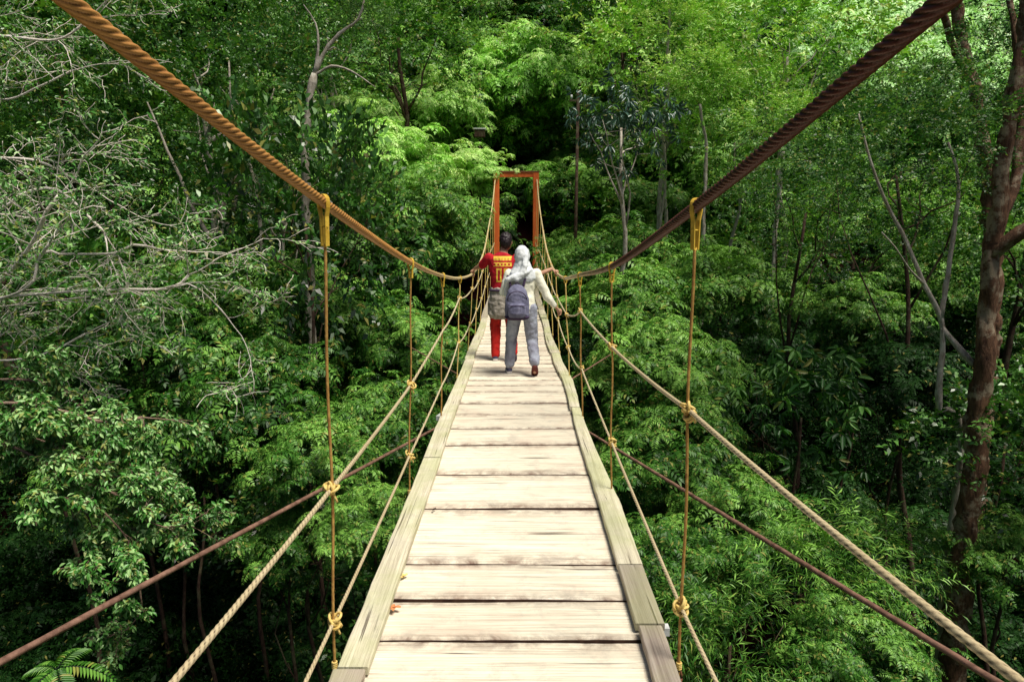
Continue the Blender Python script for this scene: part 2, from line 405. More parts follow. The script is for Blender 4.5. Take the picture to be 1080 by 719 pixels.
def crown_rosette(name, blobs, mat, dens=7, sp=None, tmpl=T4, S=1.0, low=-.3, upb=1.1):
    sp = sp or [spray_pinnate() for _ in range(5)]
    P, Nn, Ti = blob_points(blobs, dens, low)
    z = nrm(Nn*.55+np.array([0, 0, upb])+rng.normal(0, .22, P.shape))
    return leaf_mesh(name, assemble(sp, frames(z), P, S*rng.uniform(.7, 1.2, len(P)), Ti), tmpl, mat)
def crown_twig(name, blobs, mat, dens=9, sp=None, tmpl=T4, S=1.0, low=-.7):
    sp = sp or [spray_twig() for _ in range(6)]
    P, Nn, Ti = blob_points(blobs, dens, low)
    x = nrm(Nn+rng.normal(0, .45, P.shape)+np.array([0, 0, .1]))
    z = nrm(np.array([[0, 0, 1.]])+rng.normal(0, .45, P.shape)); z = nrm(z-x*np.sum(z*x, -1, keepdims=True))
    Rm = np.stack([x, np.cross(z, x), z], -1)
    return leaf_mesh(name, assemble(sp, Rm, P, S*rng.uniform(.7, 1.2, len(P)), Ti), tmpl, mat)

fpin = [spray_pinnate(rng.integers(4, 7), .34, 9, .075, .024, rng.uniform(.15, .6)) for _ in range(8)]
# crown shapes, reused by copies (origin at the crown's middle)
small = [spray_twig(16, .36, .075, .038) for _ in range(6)]
broad = [spray_twig(12, .42, .13, .06) for _ in range(6)]
big = [spray_twig(10, .5, .17, .085, .3, .3) for _ in range(5)]
droop = [spray_droop() for _ in range(6)]
pinn = [spray_pinnate(rng.integers(4, 7), .38, 6, .12, .045, rng.uniform(.2, .6)) for _ in range(8)]
pinnL = [spray_pinnate(7, .5, 7, .14, .055) for _ in range(5)]
bamb = [spray_twig(12, .40, .17, .022, .9, .7) for _ in range(6)]
CR = {}
def crowns():
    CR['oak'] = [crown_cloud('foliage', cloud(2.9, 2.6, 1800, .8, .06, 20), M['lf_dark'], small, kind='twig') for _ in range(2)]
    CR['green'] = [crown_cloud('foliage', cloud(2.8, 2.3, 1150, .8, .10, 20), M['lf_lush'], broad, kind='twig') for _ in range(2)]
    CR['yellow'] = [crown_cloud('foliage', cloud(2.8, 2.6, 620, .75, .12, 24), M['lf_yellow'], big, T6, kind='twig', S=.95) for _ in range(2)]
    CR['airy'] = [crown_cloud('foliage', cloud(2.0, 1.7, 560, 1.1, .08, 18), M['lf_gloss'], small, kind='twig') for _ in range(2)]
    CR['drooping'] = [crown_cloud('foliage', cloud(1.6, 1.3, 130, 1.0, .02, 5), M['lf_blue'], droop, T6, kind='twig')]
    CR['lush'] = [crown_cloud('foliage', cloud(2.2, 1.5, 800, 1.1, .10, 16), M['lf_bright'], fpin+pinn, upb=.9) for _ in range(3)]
    CR['shrub'] = [crown_cloud('foliage', cloud(1.5, 1.2, 380, 1.5, .13, 14), M['lf_lush'], fpin+pinn) for _ in range(4)]
    CR['shrubdark'] = [crown_cloud('foliage', cloud(1.4, 1.2, 420, 1.5, .04, 10), M['lf_lush' if _ == 1 else 'lf_dark'], broad, kind='twig') for _ in range(3)]
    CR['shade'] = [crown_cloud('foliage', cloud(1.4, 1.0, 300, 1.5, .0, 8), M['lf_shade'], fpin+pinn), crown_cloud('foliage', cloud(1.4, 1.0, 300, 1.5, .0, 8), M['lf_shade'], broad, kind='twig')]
    CR['bigleaf'] = [crown_cloud('foliage', cloud(1.15, 1.3, 120, 1.6, .04, 6), M['lf_gloss'], droop, T6, kind='twig', S=.8)]
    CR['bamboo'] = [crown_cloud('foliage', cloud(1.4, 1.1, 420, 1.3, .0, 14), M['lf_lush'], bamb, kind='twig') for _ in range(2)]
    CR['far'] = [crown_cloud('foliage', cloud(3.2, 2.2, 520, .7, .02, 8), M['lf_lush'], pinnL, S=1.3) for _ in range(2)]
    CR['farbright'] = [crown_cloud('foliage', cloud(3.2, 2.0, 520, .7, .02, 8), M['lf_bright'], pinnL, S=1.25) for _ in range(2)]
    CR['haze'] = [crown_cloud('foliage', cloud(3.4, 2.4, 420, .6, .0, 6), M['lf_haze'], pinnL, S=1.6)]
crowns()

# undergrowth: nobody could count it -> stuff, scattered with geometry nodes
def scatter(name, sources, pts, scl, kind='stuff'):
    n = len(pts); me = bpy.data.meshes.new(name); me.vertices.add(n)
    me.vertices.foreach_set('co', np.array(pts, dtype=np.float32).ravel())
    a = me.attributes.new('rot', 'FLOAT_VECTOR', 'POINT')
    a.data.foreach_set('vector', np.stack([rng.normal(0, .15, n), rng.normal(0, .15, n), rng.uniform(0, 6.28, n)], -1).astype(np.float32).ravel())
    b = me.attributes.new('scl', 'FLOAT', 'POINT'); b.data.foreach_set('value', np.array(scl, dtype=np.float32))
    c = me.attributes.new('pick', 'FLOAT', 'POINT'); c.data.foreach_set('value', rng.integers(0, len(sources), n).astype(np.float32))
    o = bpy.data.objects.new(name, me); COL.objects.link(o)
    g = bpy.data.node_groups.new(name, 'GeometryNodeTree')
    g.interface.new_socket('Geometry', in_out='INPUT', socket_type='NodeSocketGeometry')
    g.interface.new_socket('Geometry', in_out='OUTPUT', socket_type='NodeSocketGeometry')
    gi = g.nodes.new('NodeGroupInput'); go = g.nodes.new('NodeGroupOutput'); jn = g.nodes.new('GeometryNodeJoinGeometry')
    ar = g.nodes.new('GeometryNodeInputNamedAttribute'); ar.data_type = 'FLOAT_VECTOR'; ar.inputs[0].default_value = 'rot'
    as_ = g.nodes.new('GeometryNodeInputNamedAttribute'); as_.data_type = 'FLOAT'; as_.inputs[0].default_value = 'scl'
    ap = g.nodes.new('GeometryNodeInputNamedAttribute'); ap.data_type = 'FLOAT'; ap.inputs[0].default_value = 'pick'
    for k, src in enumerate(sources):
        so_ = bpy.data.objects.new(name+'_source', src)
        oi = g.nodes.new('GeometryNodeObjectInfo'); oi.inputs['Object'].default_value = so_; oi.inputs['As Instance'].default_value = True
        cp = g.nodes.new('FunctionNodeCompare'); cp.data_type = 'FLOAT'; cp.operation = 'EQUAL'; cp.inputs['B'].default_value = k; cp.inputs['Epsilon'].default_value = .1
        g.links.new(ap.outputs[0], cp.inputs['A'])
        ip = g.nodes.new('GeometryNodeInstanceOnPoints')
        g.links.new(gi.outputs[0], ip.inputs['Points']); g.links.new(oi.outputs['Geometry'], ip.inputs['Instance'])
        g.links.new(cp.outputs[0], ip.inputs['Selection']); g.links.new(ar.outputs[0], ip.inputs['Rotation']); g.links.new(as_.outputs[0], ip.inputs['Scale'])
        g.links.new(ip.outputs[0], jn.inputs[0])
    g.links.new(jn.outputs[0], go.inputs[0])
    md = o.modifiers.new('scatter', 'NODES'); md.node_group = g
    return o
def clear(x, y, h, r):
    """keep foliage off the bridge, and out of the lens"""
    if abs(x) < 1.1+r and -4 < y < 25.5 and h > -1.0: return False
    return math.hypot(x, y) > 3.2+r or h < -2.2
pts = {'a': [], 'b': [], 'c': [], 'd': [], 'h': [], 's': []}; sc_ = {k: [] for k in pts}
for i in range(5200):
    y = random.uniform(-6, 64); x = random.uniform(-12-max(0, y)*.95, 12+max(0, y)*1.05)
    z = ground(x, y); r_ = random.random()
    if y < 26:
        if r_ > .62: continue
        s_ = random.uniform(.45, 1.0); k = random.choice('aaaaabbsss')
        h = z+random.uniform(.1, .8)*s_
        if -12 < x < -1.2 and y < 12.5 and random.random() < .9: k = 's'
        if ((x-8.5)/5.5)**2+((y-15)/6.5)**2 < 1 or ((x+6)/3.0)**2+((y-17)/3.0)**2 < 1 and random.random() < .93: k = 's'
        if 2.5 < x < 9 and y < 10 and random.random() < .75: k = 's'
        if y < 17 and random.random() < .38: k = 's'
        if k == 's': h = z+random.uniform(-.1, .35)
        if abs(x) < 1.3 and (y > 21.5 or h+.9*s_ > -1.2): continue
        if y < 3 and h+s_ > -1.6 and abs(x) < 3.5: continue
        if abs(x) < 3 and y > 21: s_ *= .5; h = z+.1
    elif y < 40:
        if r_ > .62: continue
        s_ = random.uniform(.8, 1.6); k = random.choice('aabc'); h = z+random.uniform(0, 1.)*s_
        if abs(x) < 3.2 and y < 31: s_ *= .45; h = z+.2; k = 's' if y < 29 and abs(x) < 1.6 else k
    else:
        if r_ > .40: continue
        s_ = random.uniform(.9, 1.7); k = random.choice('ccd'); h = z+random.uniform(0, 1.6)
        if x > 9 + (y-40)*.3: k = 'h'
    pts[k].append((x, y, h)); sc_[k].append(s_)
for i in range(900):      # the far slope seen at upper right
    y = random.uniform(50, 105); x = random.uniform(.25*y, 1.05*y); z = ground(x, y)
    pts['h'].append((x, y, z+random.uniform(0, 2.5))); sc_['h'].append(random.uniform(1.1, 2.2))
for k, nm, src, lb in (('a', 'undergrowth', CR['shrub'], 'dense green pinnate undergrowth covering the ravine slopes'), ('b', 'undergrowth', CR['shrubdark'], 'darker undergrowth with broad leaves on the slopes'),
                       ('s', 'undergrowth', CR['shade'], 'near black undergrowth with deep ravine shade painted into its leaves'),
                       ('c', 'hillside_thicket', CR['far'], 'green thicket covering the far hillside'), ('d', 'hillside_thicket', CR['farbright'], 'light green thicket high on the far hillside'),
                       ('h', 'distant_forest', CR['haze'], 'pale forest with haze painted into its leaves on the distant slope at upper right')):
    if pts[k]: tag(scatter(nm, src, pts[k], sc_[k]), lb, 'undergrowth' if k in 'abs' else 'forest', kind='stuff')

# ------------------------------------------------------------------ trees and shrubs
def wobble(a, b, n, amt, seed=0):
    a, b = V3(a), V3(b); out = []
    for i in range(n+1):
        t = i/n; p = a.lerp(b, t); k = math.sin(math.pi*t)*amt
        out.append(p+V3((mn.noise(V3((t*2.2, seed, 1))), mn.noise(V3((t*2.2, seed, 7))), 0))*k*2)
    return out
seedc = [0]
def plant(name, label, cat, kind, px, py, Y, s=1.0, trunk=.08, bark='bark_dark', group=None, base=None, var=0, sq=1.0, limbs=5, rad=1.6, tint=None, trunk_pts=None, show_limb=True):
    """crown in the middle of a photo point at distance Y, trunk down to the ground"""
    seedc[0] += 1; sd = seedc[0]*3.7
    c = at(px, py, Y); bx = c.x if base is None else base[0]; by = c.y if base is None else base[1]
    gz = ground(bx, by); root = empty(name, (bx, by, gz-.1)); tag(root, label, cat, group)
    o = V3((bx, by, gz-.1)); mb = MB()
    pl = trunk_pts or wobble(o, c, 10, .06*(c-o).length*.6, sd)
    pl = spline(pl, .35); n = len(pl)
    mb.tube(pl, [trunk*(1.25-.85*i/n) for i in range(n)], 9, rn=.25)
    mb.build('trunk', M[bark], root, True, o)
    if show_limb:
        rr = random.Random(sd); lm = MB()
        for i in range(limbs):
            t = rr.uniform(.55, .97); st = pl[int(t*(n-1))]
            az = rr.uniform(0, 6.28); e = c+V3((math.cos(az)*rad*s*.75, math.sin(az)*rad*s*.75, rr.uniform(-.2, .6)*rad*s*sq))
            q = wobble(st, e, 6, .2, sd+i); lm.tube(q, [trunk*.42*(1-.75*k/6) for k in range(7)], 6)
            for j in range(3):
                k0 = q[rr.randint(2, 5)]; e2 = k0+V3((rr.uniform(-1, 1), rr.uniform(-1, 1), rr.uniform(-.2, .9)))*rad*s*.45
                lm.tube(wobble(k0, e2, 4, .12, sd+i+j*9), [trunk*.2, trunk*.15, trunk*.1, trunk*.07, trunk*.04], 5)
        lm.build('limb', M[bark], root, True, o)
    me = CR[kind][var % len(CR[kind])]; cr = link('crown', me, None, root); cr.location = c-o; cr.scale = (s, s, s*sq)
    cr.rotation_euler = (0, 0, random.uniform(0, 6.28)); return root
# ---- left bank trees
plant('broadleaf_tree', 'large dense dark green tree with tiny leaves behind the left cable', 'tree', 'oak', 215, 110, 15, 1.25, .14, 'bark_pale', limbs=7)
plant('broadleaf_tree', 'dark tree reaching down beside the first left hanger, pale stems beneath', 'tree', 'oak', 300, 210, 16.5, .72, .07, 'bark_pale', var=1)
plant('broadleaf_tree', 'tall green tree in the upper left corner', 'tree', 'green', 60, 60, 17, 1.2, .12)
plant('broadleaf_tree', 'green tree at the left frame edge behind the bare twigs', 'tree', 'oak', -10, 190, 14, 1.0, .1, var=1)
plant('broadleaf_tree', 'mid green tree between the two upper left cable tops', 'tree', 'green', 120, 175, 19, 1.2, .12, var=1)
plant('broadleaf_tree', 'green tree rising above the corner tree at upper left', 'tree', 'far', 160, -10, 26, 1.3, .15)
plant('broadleaf_tree', 'green tree crown right of the pale forked trunk', 'tree', 'green', 420, 40, 25, 1.25, .12, var=1)
plant('broadleaf_tree', 'thin leaved tree over the top of the pale forked trunk', 'tree', 'oak', 345, 15, 24, .9, .1, 'bark_pale')
plant('broadleaf_tree', 'shadowy dark tree at top centre above the gate', 'tree', 'oak', 470, 15, 36, 1.5, .15, var=1)
plant('broadleaf_tree', 'darkest tree at top centre, right of the shadowy one', 'tree', 'oak', 590, 20, 37, 1.6, .15)
plant('broadleaf_tree', 'small leafy tree hiding the lower part of the pale forked trunk', 'tree', 'shrubdark', 322, 238, 11.2, 1.05, .04, 'bark_dark', var=0, sq=1.45)
# ---- bright shrubs on the slope in the middle
plant('leafy_shrub', 'big bright green shrub with layered fronds, left of the gate top', 'shrub', 'lush', 395, 190, 22, 1.15, .07, sq=1.1)
plant('leafy_shrub', 'bright green shrub below the pale forked trunk', 'shrub', 'lush', 370, 155, 25, 1.2, .07, var=1)
plant('leafy_shrub', 'pale green mounded shrub beside the dark lantern', 'shrub', 'lush', 455, 125, 29, 1.3, .07, var=2)
plant('leafy_shrub', 'light green feathery shrub directly above the red gate', 'shrub', 'lush', 555, 95, 31, 1.5, .08, var=0, sq=1.2)
plant('leafy_shrub', 'rounded pale shrub hiding the foot of the small lantern', 'shrub', 'lush', 497, 182, 24.8, .62, .05, var=1)
plant('leafy_shrub', 'green shrub between the gate and the dark pole', 'shrub', 'farbright', 590, 200, 30, .75, .06)
plant('leafy_shrub', 'lower green shrub against the left gate post', 'shrub', 'shrub', 478, 262, 23, .8, .05)
plant('leafy_shrub', 'rounded green shrub under the left cable halfway to the gate', 'shrub', 'shrub', 385, 275, 19, 1.5, .05, var=1)
plant('leafy_shrub', 'light green shrub left of the gate above the handrail cable', 'shrub', 'shrub', 440, 232, 20, 1.2, .05, var=2)
plant('leafy_shrub', 'green shrub immediately right of the dark pole foot', 'shrub', 'shrub', 650, 300, 20, 1.5, .05, var=1)
plant('leafy_shrub', 'green shrub between the right gate post and the right cable', 'shrub', 'shrub', 612, 280, 23, .95, .05)
# ---- right side trees
plant('slender_tree', 'tall yellow green tree with two thin pale stems right of the gate', 'tree', 'yellow', 705, 70, 23, 1.15, .07, 'bark_pale', base=(4.9, 23))
plant('slender_tree', 'yellow green tree over the upper part of the right cable', 'tree', 'yellow', 830, 60, 21, 1.1, .08, 'bark_pale', var=1)
plant('slender_tree', 'broad green tree left of the yellow green crowns at top', 'tree', 'green', 655, 40, 29, 1.2, .1, var=1)
plant('slender_tree', 'lower yellow green tree crossed by the right cable', 'tree', 'yellow', 775, 150, 22, .95, .06, 'bark_pale', var=1)
plant('drooping_tree', 'small dark tree with drooping bluish leaves and a thin pale trunk', 'tree', 'drooping', 655, 135, 18, .95, .07, 'bark_pale', base=(2.95, 18))
plant('slender_tree', 'airy tree with small glossy leaves and twin slender stems', 'tree', 'airy', 945, 185, 10.5, .85, .05, base=(6.4, 10.2), show_limb=True)
plant('slender_tree', 'airy dark tree left of the twin stemmed one', 'tree', 'airy', 850, 225, 13, .8, .05, var=1)
plant('broadleaf_tree', 'green tree on the far right behind the mossy trunk', 'tree', 'haze', 985, 110, 30, .85, .1, var=1)
plant('broadleaf_tree', 'green tree low on the right behind the slender stems', 'tree', 'green', 900, 270, 19, .95, .08)
plant('broadleaf_tree', 'leafy tree at the right frame edge beyond the big trunk', 'tree', 'green', 1085, 240, 15, .9, .08, var=1)
# ---- ravine shrubs, left
LS = [('shrub', 265, 425, 10.0, .85, 'bright layered shrub in the middle of the left slope'),
      ('shrub', 335, 490, 8.0, .5, 'small feathery shrub behind the upper left rope knot'),
      ('shrub', 400, 455, 9.5, .62, 'light green shrub right of the second left hanger foot'),
      ('shrub', 425, 375, 13.0, .9, 'green shrub behind the second left hanger'),
      ('shrub', 330, 340, 14.0, 1.1, 'wide layered shrub behind the first left hanger'),
      ('shrub', 215, 330, 12.0, 1.0, 'shaded layered shrub below the bare branch tips'),
      ('shrub', 150, 380, 10.0, .9, 'layered shrub at far left under the bare twigs'),
      ('shrubdark', 60, 330, 9.0, .9, 'dark shrub behind the bleached twigs at the left edge'),
      ('shrubdark', 215, 520, 9.0, .7, 'dark shrub above the brown guy cable on the left'),
      ('shrub', 310, 575, 8.0, .42, 'low fernlike shrub between the left ropes and the guy cable'),
      ('shrub', 395, 560, 7.0, .42, 'low shrub beside the left edge board'),
      ('shrub', 190, 462, 10.0, .55, 'mid green shrub left of the brightest layered shrub on the left slope')]
RS = [('shrub', 700, 400, 11.0, .85, 'light green shrub behind the upper right rope knot'),
      ('shrub', 665, 335, 14.0, .95, 'bright shrub behind the second right hanger'),
      ('shrub', 760, 320, 15.0, 1.1, 'wide green shrub right of the first right hanger'),
      ('bigleaf', 845, 440, 9.0, .95, 'tall shrub with large hanging leaves right of the upper rope'),
      ('shrub', 715, 490, 9.0, .7, 'light green layered shrub between the right ropes'),
      ('shrub', 770, 560, 8.0, .6, 'green shrub just below the brown guy cable on the right'),
      ('bamboo', 850, 610, 7.5, .75, 'fine leaved bamboo like shrub in the lower right'),
      ('bamboo', 935, 590, 8.0, .5, 'fine leaved bamboo like shrub right of the other one'),
      ('shrub', 690, 600, 7.5, .5, 'low shrub beside the right edge board'),
      ('bamboo', 770, 680, 6.5, .6, 'fine leaved clump at the bottom edge right of the deck'),
      ('shade', 950, 410, 10.0, .7, 'dark shrub left of the kinked pale stem'),
      ('shrub', 905, 335, 12.5, .6, 'dim green shrub behind the kinked stem'),
      ('shrubdark', 1060, 470, 8.0, .7, 'dark shrub right of the big lichen covered trunk'),
      ('shrub', 1065, 590, 7.5, .42, 'green shrub at the foot of the big lichen covered trunk'),
      ('shrub', 900, 690, 6.2, .45, 'low shrub crossed by the brown guy cable at the bottom right')]
for i, (k, px, py, Y, s, lb) in enumerate(LS+RS):
    plant('leafy_shrub' if k != 'bamboo' else 'bamboo_shrub', lb, 'shrub', k, px, py, Y, s, .03, var=i, limbs=3, rad=1.1)

# ---- the big trunk on the right, the kinked stem, the mossy trunk, the forked pale trunk
def trunk_tree(name, label, polys, mat, crownspec=(), nseg=10, extra=None):
    """polys: list of (photo points with Y, radii); first is the main trunk and starts at the ground"""
    p0 = polys[0][0]; first = at(*p0[0]); gz = ground(first.x, first.y); o = V3((first.x, first.y, gz-.1))
    root = empty(name, o); tag(root, label, 'tree')
    for i, (pp, rr) in enumerate(polys):
        pl = [at(*q) for q in pp]
        if i == 0: pl = [o]+pl; rr = [rr[0]*1.3]+list(rr)
        sp = spline(pl, .12); n = len(sp); m = len(pl)-1
        rad = [float(np.interp(k/(n-1)*m, range(m+1), rr)) for k in range(n)]
        sp = [p+V3((mn.noise(p*1.7), mn.noise(p*1.7+V3((9, 0, 0))), 0))*min(.05, rad[k]*.8) for k, p in enumerate(sp)]
        mb = MB(); mb.tube(sp, rad, 16, rn=.55); mb.build('trunk' if i == 0 else 'limb', mat, root, True, o)
    for kind, var, px, py, Y, s, sq in crownspec:
        c = at(px, py, Y); cr = link('crown', CR[kind][var % len(CR[kind])], None, root); cr.location = c-o; cr.scale = (s, s, s*sq); cr.rotation_euler = (0, 0, var*2.1)
    return root, o
big_tree, bo = trunk_tree('rainforest_tree', 'big leaning lichen covered trunk near the right frame edge',
    [([(1022, 530, 7.6), (1033, 420, 7.6), (1042, 330, 7.6), (1048, 270, 7.6), (1052, 215, 7.6), (1064, 130, 7.6), (1080, 40, 7.6), (1096, -60, 7.6), (1120, -180, 7.6)], [.125, .13, .12, .11, .095, .08, .07, .06, .05]),
     ([(1046, 270, 7.6), (1066, 252, 7.5), (1090, 236, 7.4), (1140, 190, 7.2)], [.09, .08, .07, .05]),
     ([(1050, 230, 7.7), (1070, 190, 7.9), (1076, 130, 8.2), (1074, 60, 8.4), (1060, -20, 8.6)], [.06, .055, .05, .04, .03])],
    M['bark'], [('airy', 0, 1100, -40, 8.2, .7, .8), ('airy', 1, 1085, 60, 9.5, .45, .9)])
trunk_tree('slender_tree', 'kinked pale slender stem joined to the foot of the big trunk, forking upward',
    [([(1015, 455, 7.9), (1011, 438, 7.9), (1000, 431, 7.9), (991, 434, 7.9), (990, 415, 7.9), (993, 370, 7.9), (992, 335, 7.9), (975, 300, 7.9), (955, 255, 7.9), (935, 215, 7.9), (918, 170, 7.9), (905, 120, 7.9)], [.05, .05, .05, .055, .045, .04, .038, .032, .026, .021, .016, .01]),
     ([(992, 335, 7.9), (1000, 290, 7.95), (1006, 240, 8.0), (1011, 190, 8.1), (1000, 150, 8.2)], [.03, .028, .024, .02, .012]),
     ([(993, 345, 7.9), (1003, 358, 7.85), (1014, 372, 7.8), (1026, 384, 7.7)], [.028, .03, .036, .035]),
     ([(975, 300, 7.9), (960, 285, 7.6), (945, 262, 7.4), (930, 245, 7.3)], [.014, .012, .009, .006])],
    M['bark_pale'], [('airy', 1, 915, 165, 8.2, .72, .8), ('airy', 0, 1000, 140, 8.4, .62, .8)])
trunk_tree('rainforest_tree', 'mossy brown trunk bending at the upper right behind the big one',
    [([(1048, 330, 13), (1044, 210, 13), (1036, 150, 13), (1030, 105, 13), (1017, 60, 13), (1012, 20, 13), (1012, -60, 13)], [.16, .15, .14, .14, .11, .1, .08]),
     ([(1028, 95, 13), (1008, 50, 12.6), (996, 20, 12.3), (985, -30, 12)], [.07, .06, .05, .04])],
    M['bark'], [('green', 0, 1000, -170, 13, .7, .8)])
trunk_tree('pale_forked_tree', 'pale grey forked trunk standing among the trees at upper left',
    [([(322, 190, 12.2), (325, 132, 12.2), (327, 100, 12.2), (331, 78, 12.2)], [.085, .08, .07, .06]),
     ([(331, 78, 12.2), (343, 55, 12.2), (358, 36, 12.2), (378, 20, 12.2), (384, 0, 12.2)], [.045, .035, .028, .02, .012]),
     ([(331, 80, 12.2), (350, 70, 12.1), (370, 75, 12), (396, 92, 11.8)], [.026, .02, .014, .006]),
     ([(330, 85, 12.2), (336, 50, 12.2), (333, 25, 12.2), (320, 5, 12.2)], [.034, .026, .018, .008]),
     ([(343, 55, 12.2), (352, 50, 12.2), (362, 55, 12.2)], [.016, .010, .005])],
    M['bark_pale'], [('airy', 1, 345, -25, 12.4, .5, .7), ('airy', 0, 385, 20, 12.6, .28, .7)])
for lb, pts_, r0 in (('thin straight pale stem just right of the drooping tree', [(694, 275, 22), (697, 180, 22), (703, 90, 22), (706, 10, 22)], .07),
                     ('thin pale curved stem touching the straight pale stem', [(690, 280, 21.5), (699, 215, 21.5), (702, 190, 21.5), (700, 120, 21.5), (712, 60, 21.5)], .05),
                     ('pale stem crossing behind the right cable near its first strap', [(742, 290, 19), (742, 220, 19), (745, 160, 19), (738, 110, 19)], .06),
                     ('short pale stem right of the first right hanger', [(818, 240, 18), (822, 200, 18), (826, 160, 18)], .06),
                     ('pale stem below the dark tree on the left, beside the first hanger', [(282, 330, 15), (276, 270, 15), (272, 215, 15), (262, 170, 15)], .06)):
    trunk_tree('slender_tree', lb, [(pts_, [r0, r0*.9, r0*.75, r0*.55, r0*.4][:len(pts_)])], M['bark_pale'], [('oak' if 'dark' in lb else 'yellow', 1, pts_[-1][0], pts_[-1][1]-25, pts_[-1][2], .42, .8)])

# ---- bare twiggy bush on the left, and the drooping pale shrub under it
def grow(mb, leaves, p, d_, L, r, depth, rr, leafd, up=.0, curl=.5, bank=None):
    n = 7; pts_ = [p.copy()]; q = p.copy(); dd = d_.normalized()
    for i in range(n):
        dd = (dd+V3((rr.gauss(0, 1), rr.gauss(0, 1), rr.gauss(0, 1)))*.16*curl*2+V3((0, 0, up))*.1).normalized()
        q = q+dd*L/n; pts_.append(q.copy())
        if depth > 0 and i > 0 and rr.random() < .72:
            nd = (dd+V3((rr.gauss(0, 1), rr.gauss(0, 1)*.8, rr.gauss(0, .8)))*.75).normalized()
            grow(mb, leaves, q, nd, L*rr.uniform(.4, .65), r*.5, depth-1, rr, leafd, up, curl)
        if depth <= 1 and rr.random() < leafd: leaves.append((q.copy(), dd.copy()))
    m = len(pts_)
    mb.tube(pts_, [max(.0020, r*(1-.6*i/m)) for i in range(m)], 5)
def twig_bush(name, label, mains, mat, lmat, leafd, ll, lw, rr, depth=3, hang=.3, bs=.5, nl=3):
    f0 = at(*mains[0][0][0]); o = V3((f0.x-.5, f0.y, ground(f0.x-.5, f0.y)-.1)); root = empty(name, o); tag(root, label, 'shrub')
    mb = MB(); LV = []
    mb.tube(spline([o, o+V3((.1, 0, 1.2)), f0], .2), .04, 8)
    for pp, r0 in mains:
        pl = [at(*q) for q in pp]; mb.tube(spline([f0]+pl if (pl[0]-f0).length > .05 else pl, .06), [r0*(1.0) for _ in spline([f0]+pl if (pl[0]-f0).length > .05 else pl, .06)], 7)
        sp = spline(pl, .14)
        for i, p in enumerate(sp[1:], 1):
            if rr.random() < .8:
                d_ = (sp[i]-sp[i-1]).normalized()
                nd = (d_*.7+V3((rr.gauss(0, 1), rr.gauss(0, .8), rr.gauss(0, .9)))*.7).normalized()
                grow(mb, LV, p, nd, rr.uniform(.5, 1)*bs, r0*.45, depth-1, rr, leafd)
        grow(mb, LV, sp[-1], (sp[-1]-sp[-2]), bs, r0*.6, depth-1, rr, leafd)
    mb.build('branches', mat, root, True, o)
    P, D, N = [], [], []
    for p, d_ in LV:
        for _ in range(rr.randint(1, nl)):
            P.append(tuple(p-o+V3((rr.gauss(0, .015), rr.gauss(0, .015), rr.gauss(0, .015))))); a = V3((rr.gauss(0, 1), rr.gauss(0, 1), rr.gauss(0, .7)-hang)).normalized()+d_*.5
            D.append(tuple(a.normalized())); N.append((rr.gauss(0, .5), rr.gauss(0, .5)-.3, 1))
    n = len(P); s_ = rng.uniform(.6, 1.2, n)
    L = Leaves(np.array(P), np.array(D), nrm(np.array(N)), ll*s_, lw*s_, rng.uniform(.1, 1, n))
    link('foliage', leaf_mesh('foliage', L, T8, lmat), None, root)
    return root
rr = random.Random(5)
twig_bush('bare_bush', 'spreading bush of bleached bare twigs with sparse small leaves at the left frame edge',
    [([(-60, 330, 5.2), (0, 296, 5.0), (33, 258, 4.9), (50, 222, 4.8), (63, 206, 4.8)], .014),
     ([(-60, 330, 5.2), (25, 306, 4.7), (40, 275, 4.7), (52, 257, 4.6)], .010),
     ([(-60, 325, 5.2), (0, 314, 5.0), (83, 307, 4.8), (125, 305, 4.8), (180, 304, 4.9), (199, 290, 4.9)], .010),
     ([(40, 269, 4.9), (62, 268, 4.9), (121, 267, 4.9), (140, 258, 4.9), (165, 262, 5.0)], .009),
     ([(-60, 240, 5.2), (0, 221, 5.1), (25, 204, 5.1), (60, 200, 5.2), (95, 230, 5.2), (110, 245, 5.2)], .011),
     ([(-60, 150, 5.4), (-10, 165, 5.2), (40, 170, 5.2), (80, 190, 5.3)], .010),
     ([(-60, 40, 6), (0, 38, 6), (60, 42, 6), (95, 20, 6)], .010),
     ([(-60, 80, 6), (0, 105, 6), (40, 92, 6), (75, 75, 6)], .009),
     ([(-60, 370, 5.2), (0, 380, 5.0), (50, 372, 5.0), (90, 352, 5.0)], .008),
     ([(165, 305, 4.9), (200, 300, 4.9), (225, 318, 5.0), (240, 335, 5.0)], .006)],
    M['twig'], M['lf_pale'], .42, .040, .019, rr, 3, bs=.62)
twig_bush('drooping_bush', 'shrub with pale drooping leaves and brown twigs hanging at the lower left',
    [([(-60, 440, 4.6), (0, 425, 4.5), (60, 432, 4.5), (110, 445, 4.6), (150, 440, 4.7)], .011),
     ([(-60, 460, 4.6), (0, 480, 4.5), (60, 500, 4.5), (90, 540, 4.5)], .010),
     ([(-60, 470, 4.6), (10, 470, 4.4), (75, 505, 4.4), (120, 520, 4.4), (150, 545, 4.4)], .010),
     ([(30, 460, 4.6), (80, 480, 4.6), (130, 500, 4.6), (165, 535, 4.6)], .008),
     ([(60, 500, 4.5), (110, 540, 4.4), (140, 580, 4.4), (150, 640, 4.4)], .006),
     ([(-60, 410, 4.8), (0, 400, 4.8), (50, 405, 4.8), (80, 425, 4.8)], .008)],
    M['twig_brown'], M['lf_pale'], .42, .043, .019, rr, 4, .9, .34, nl=4)

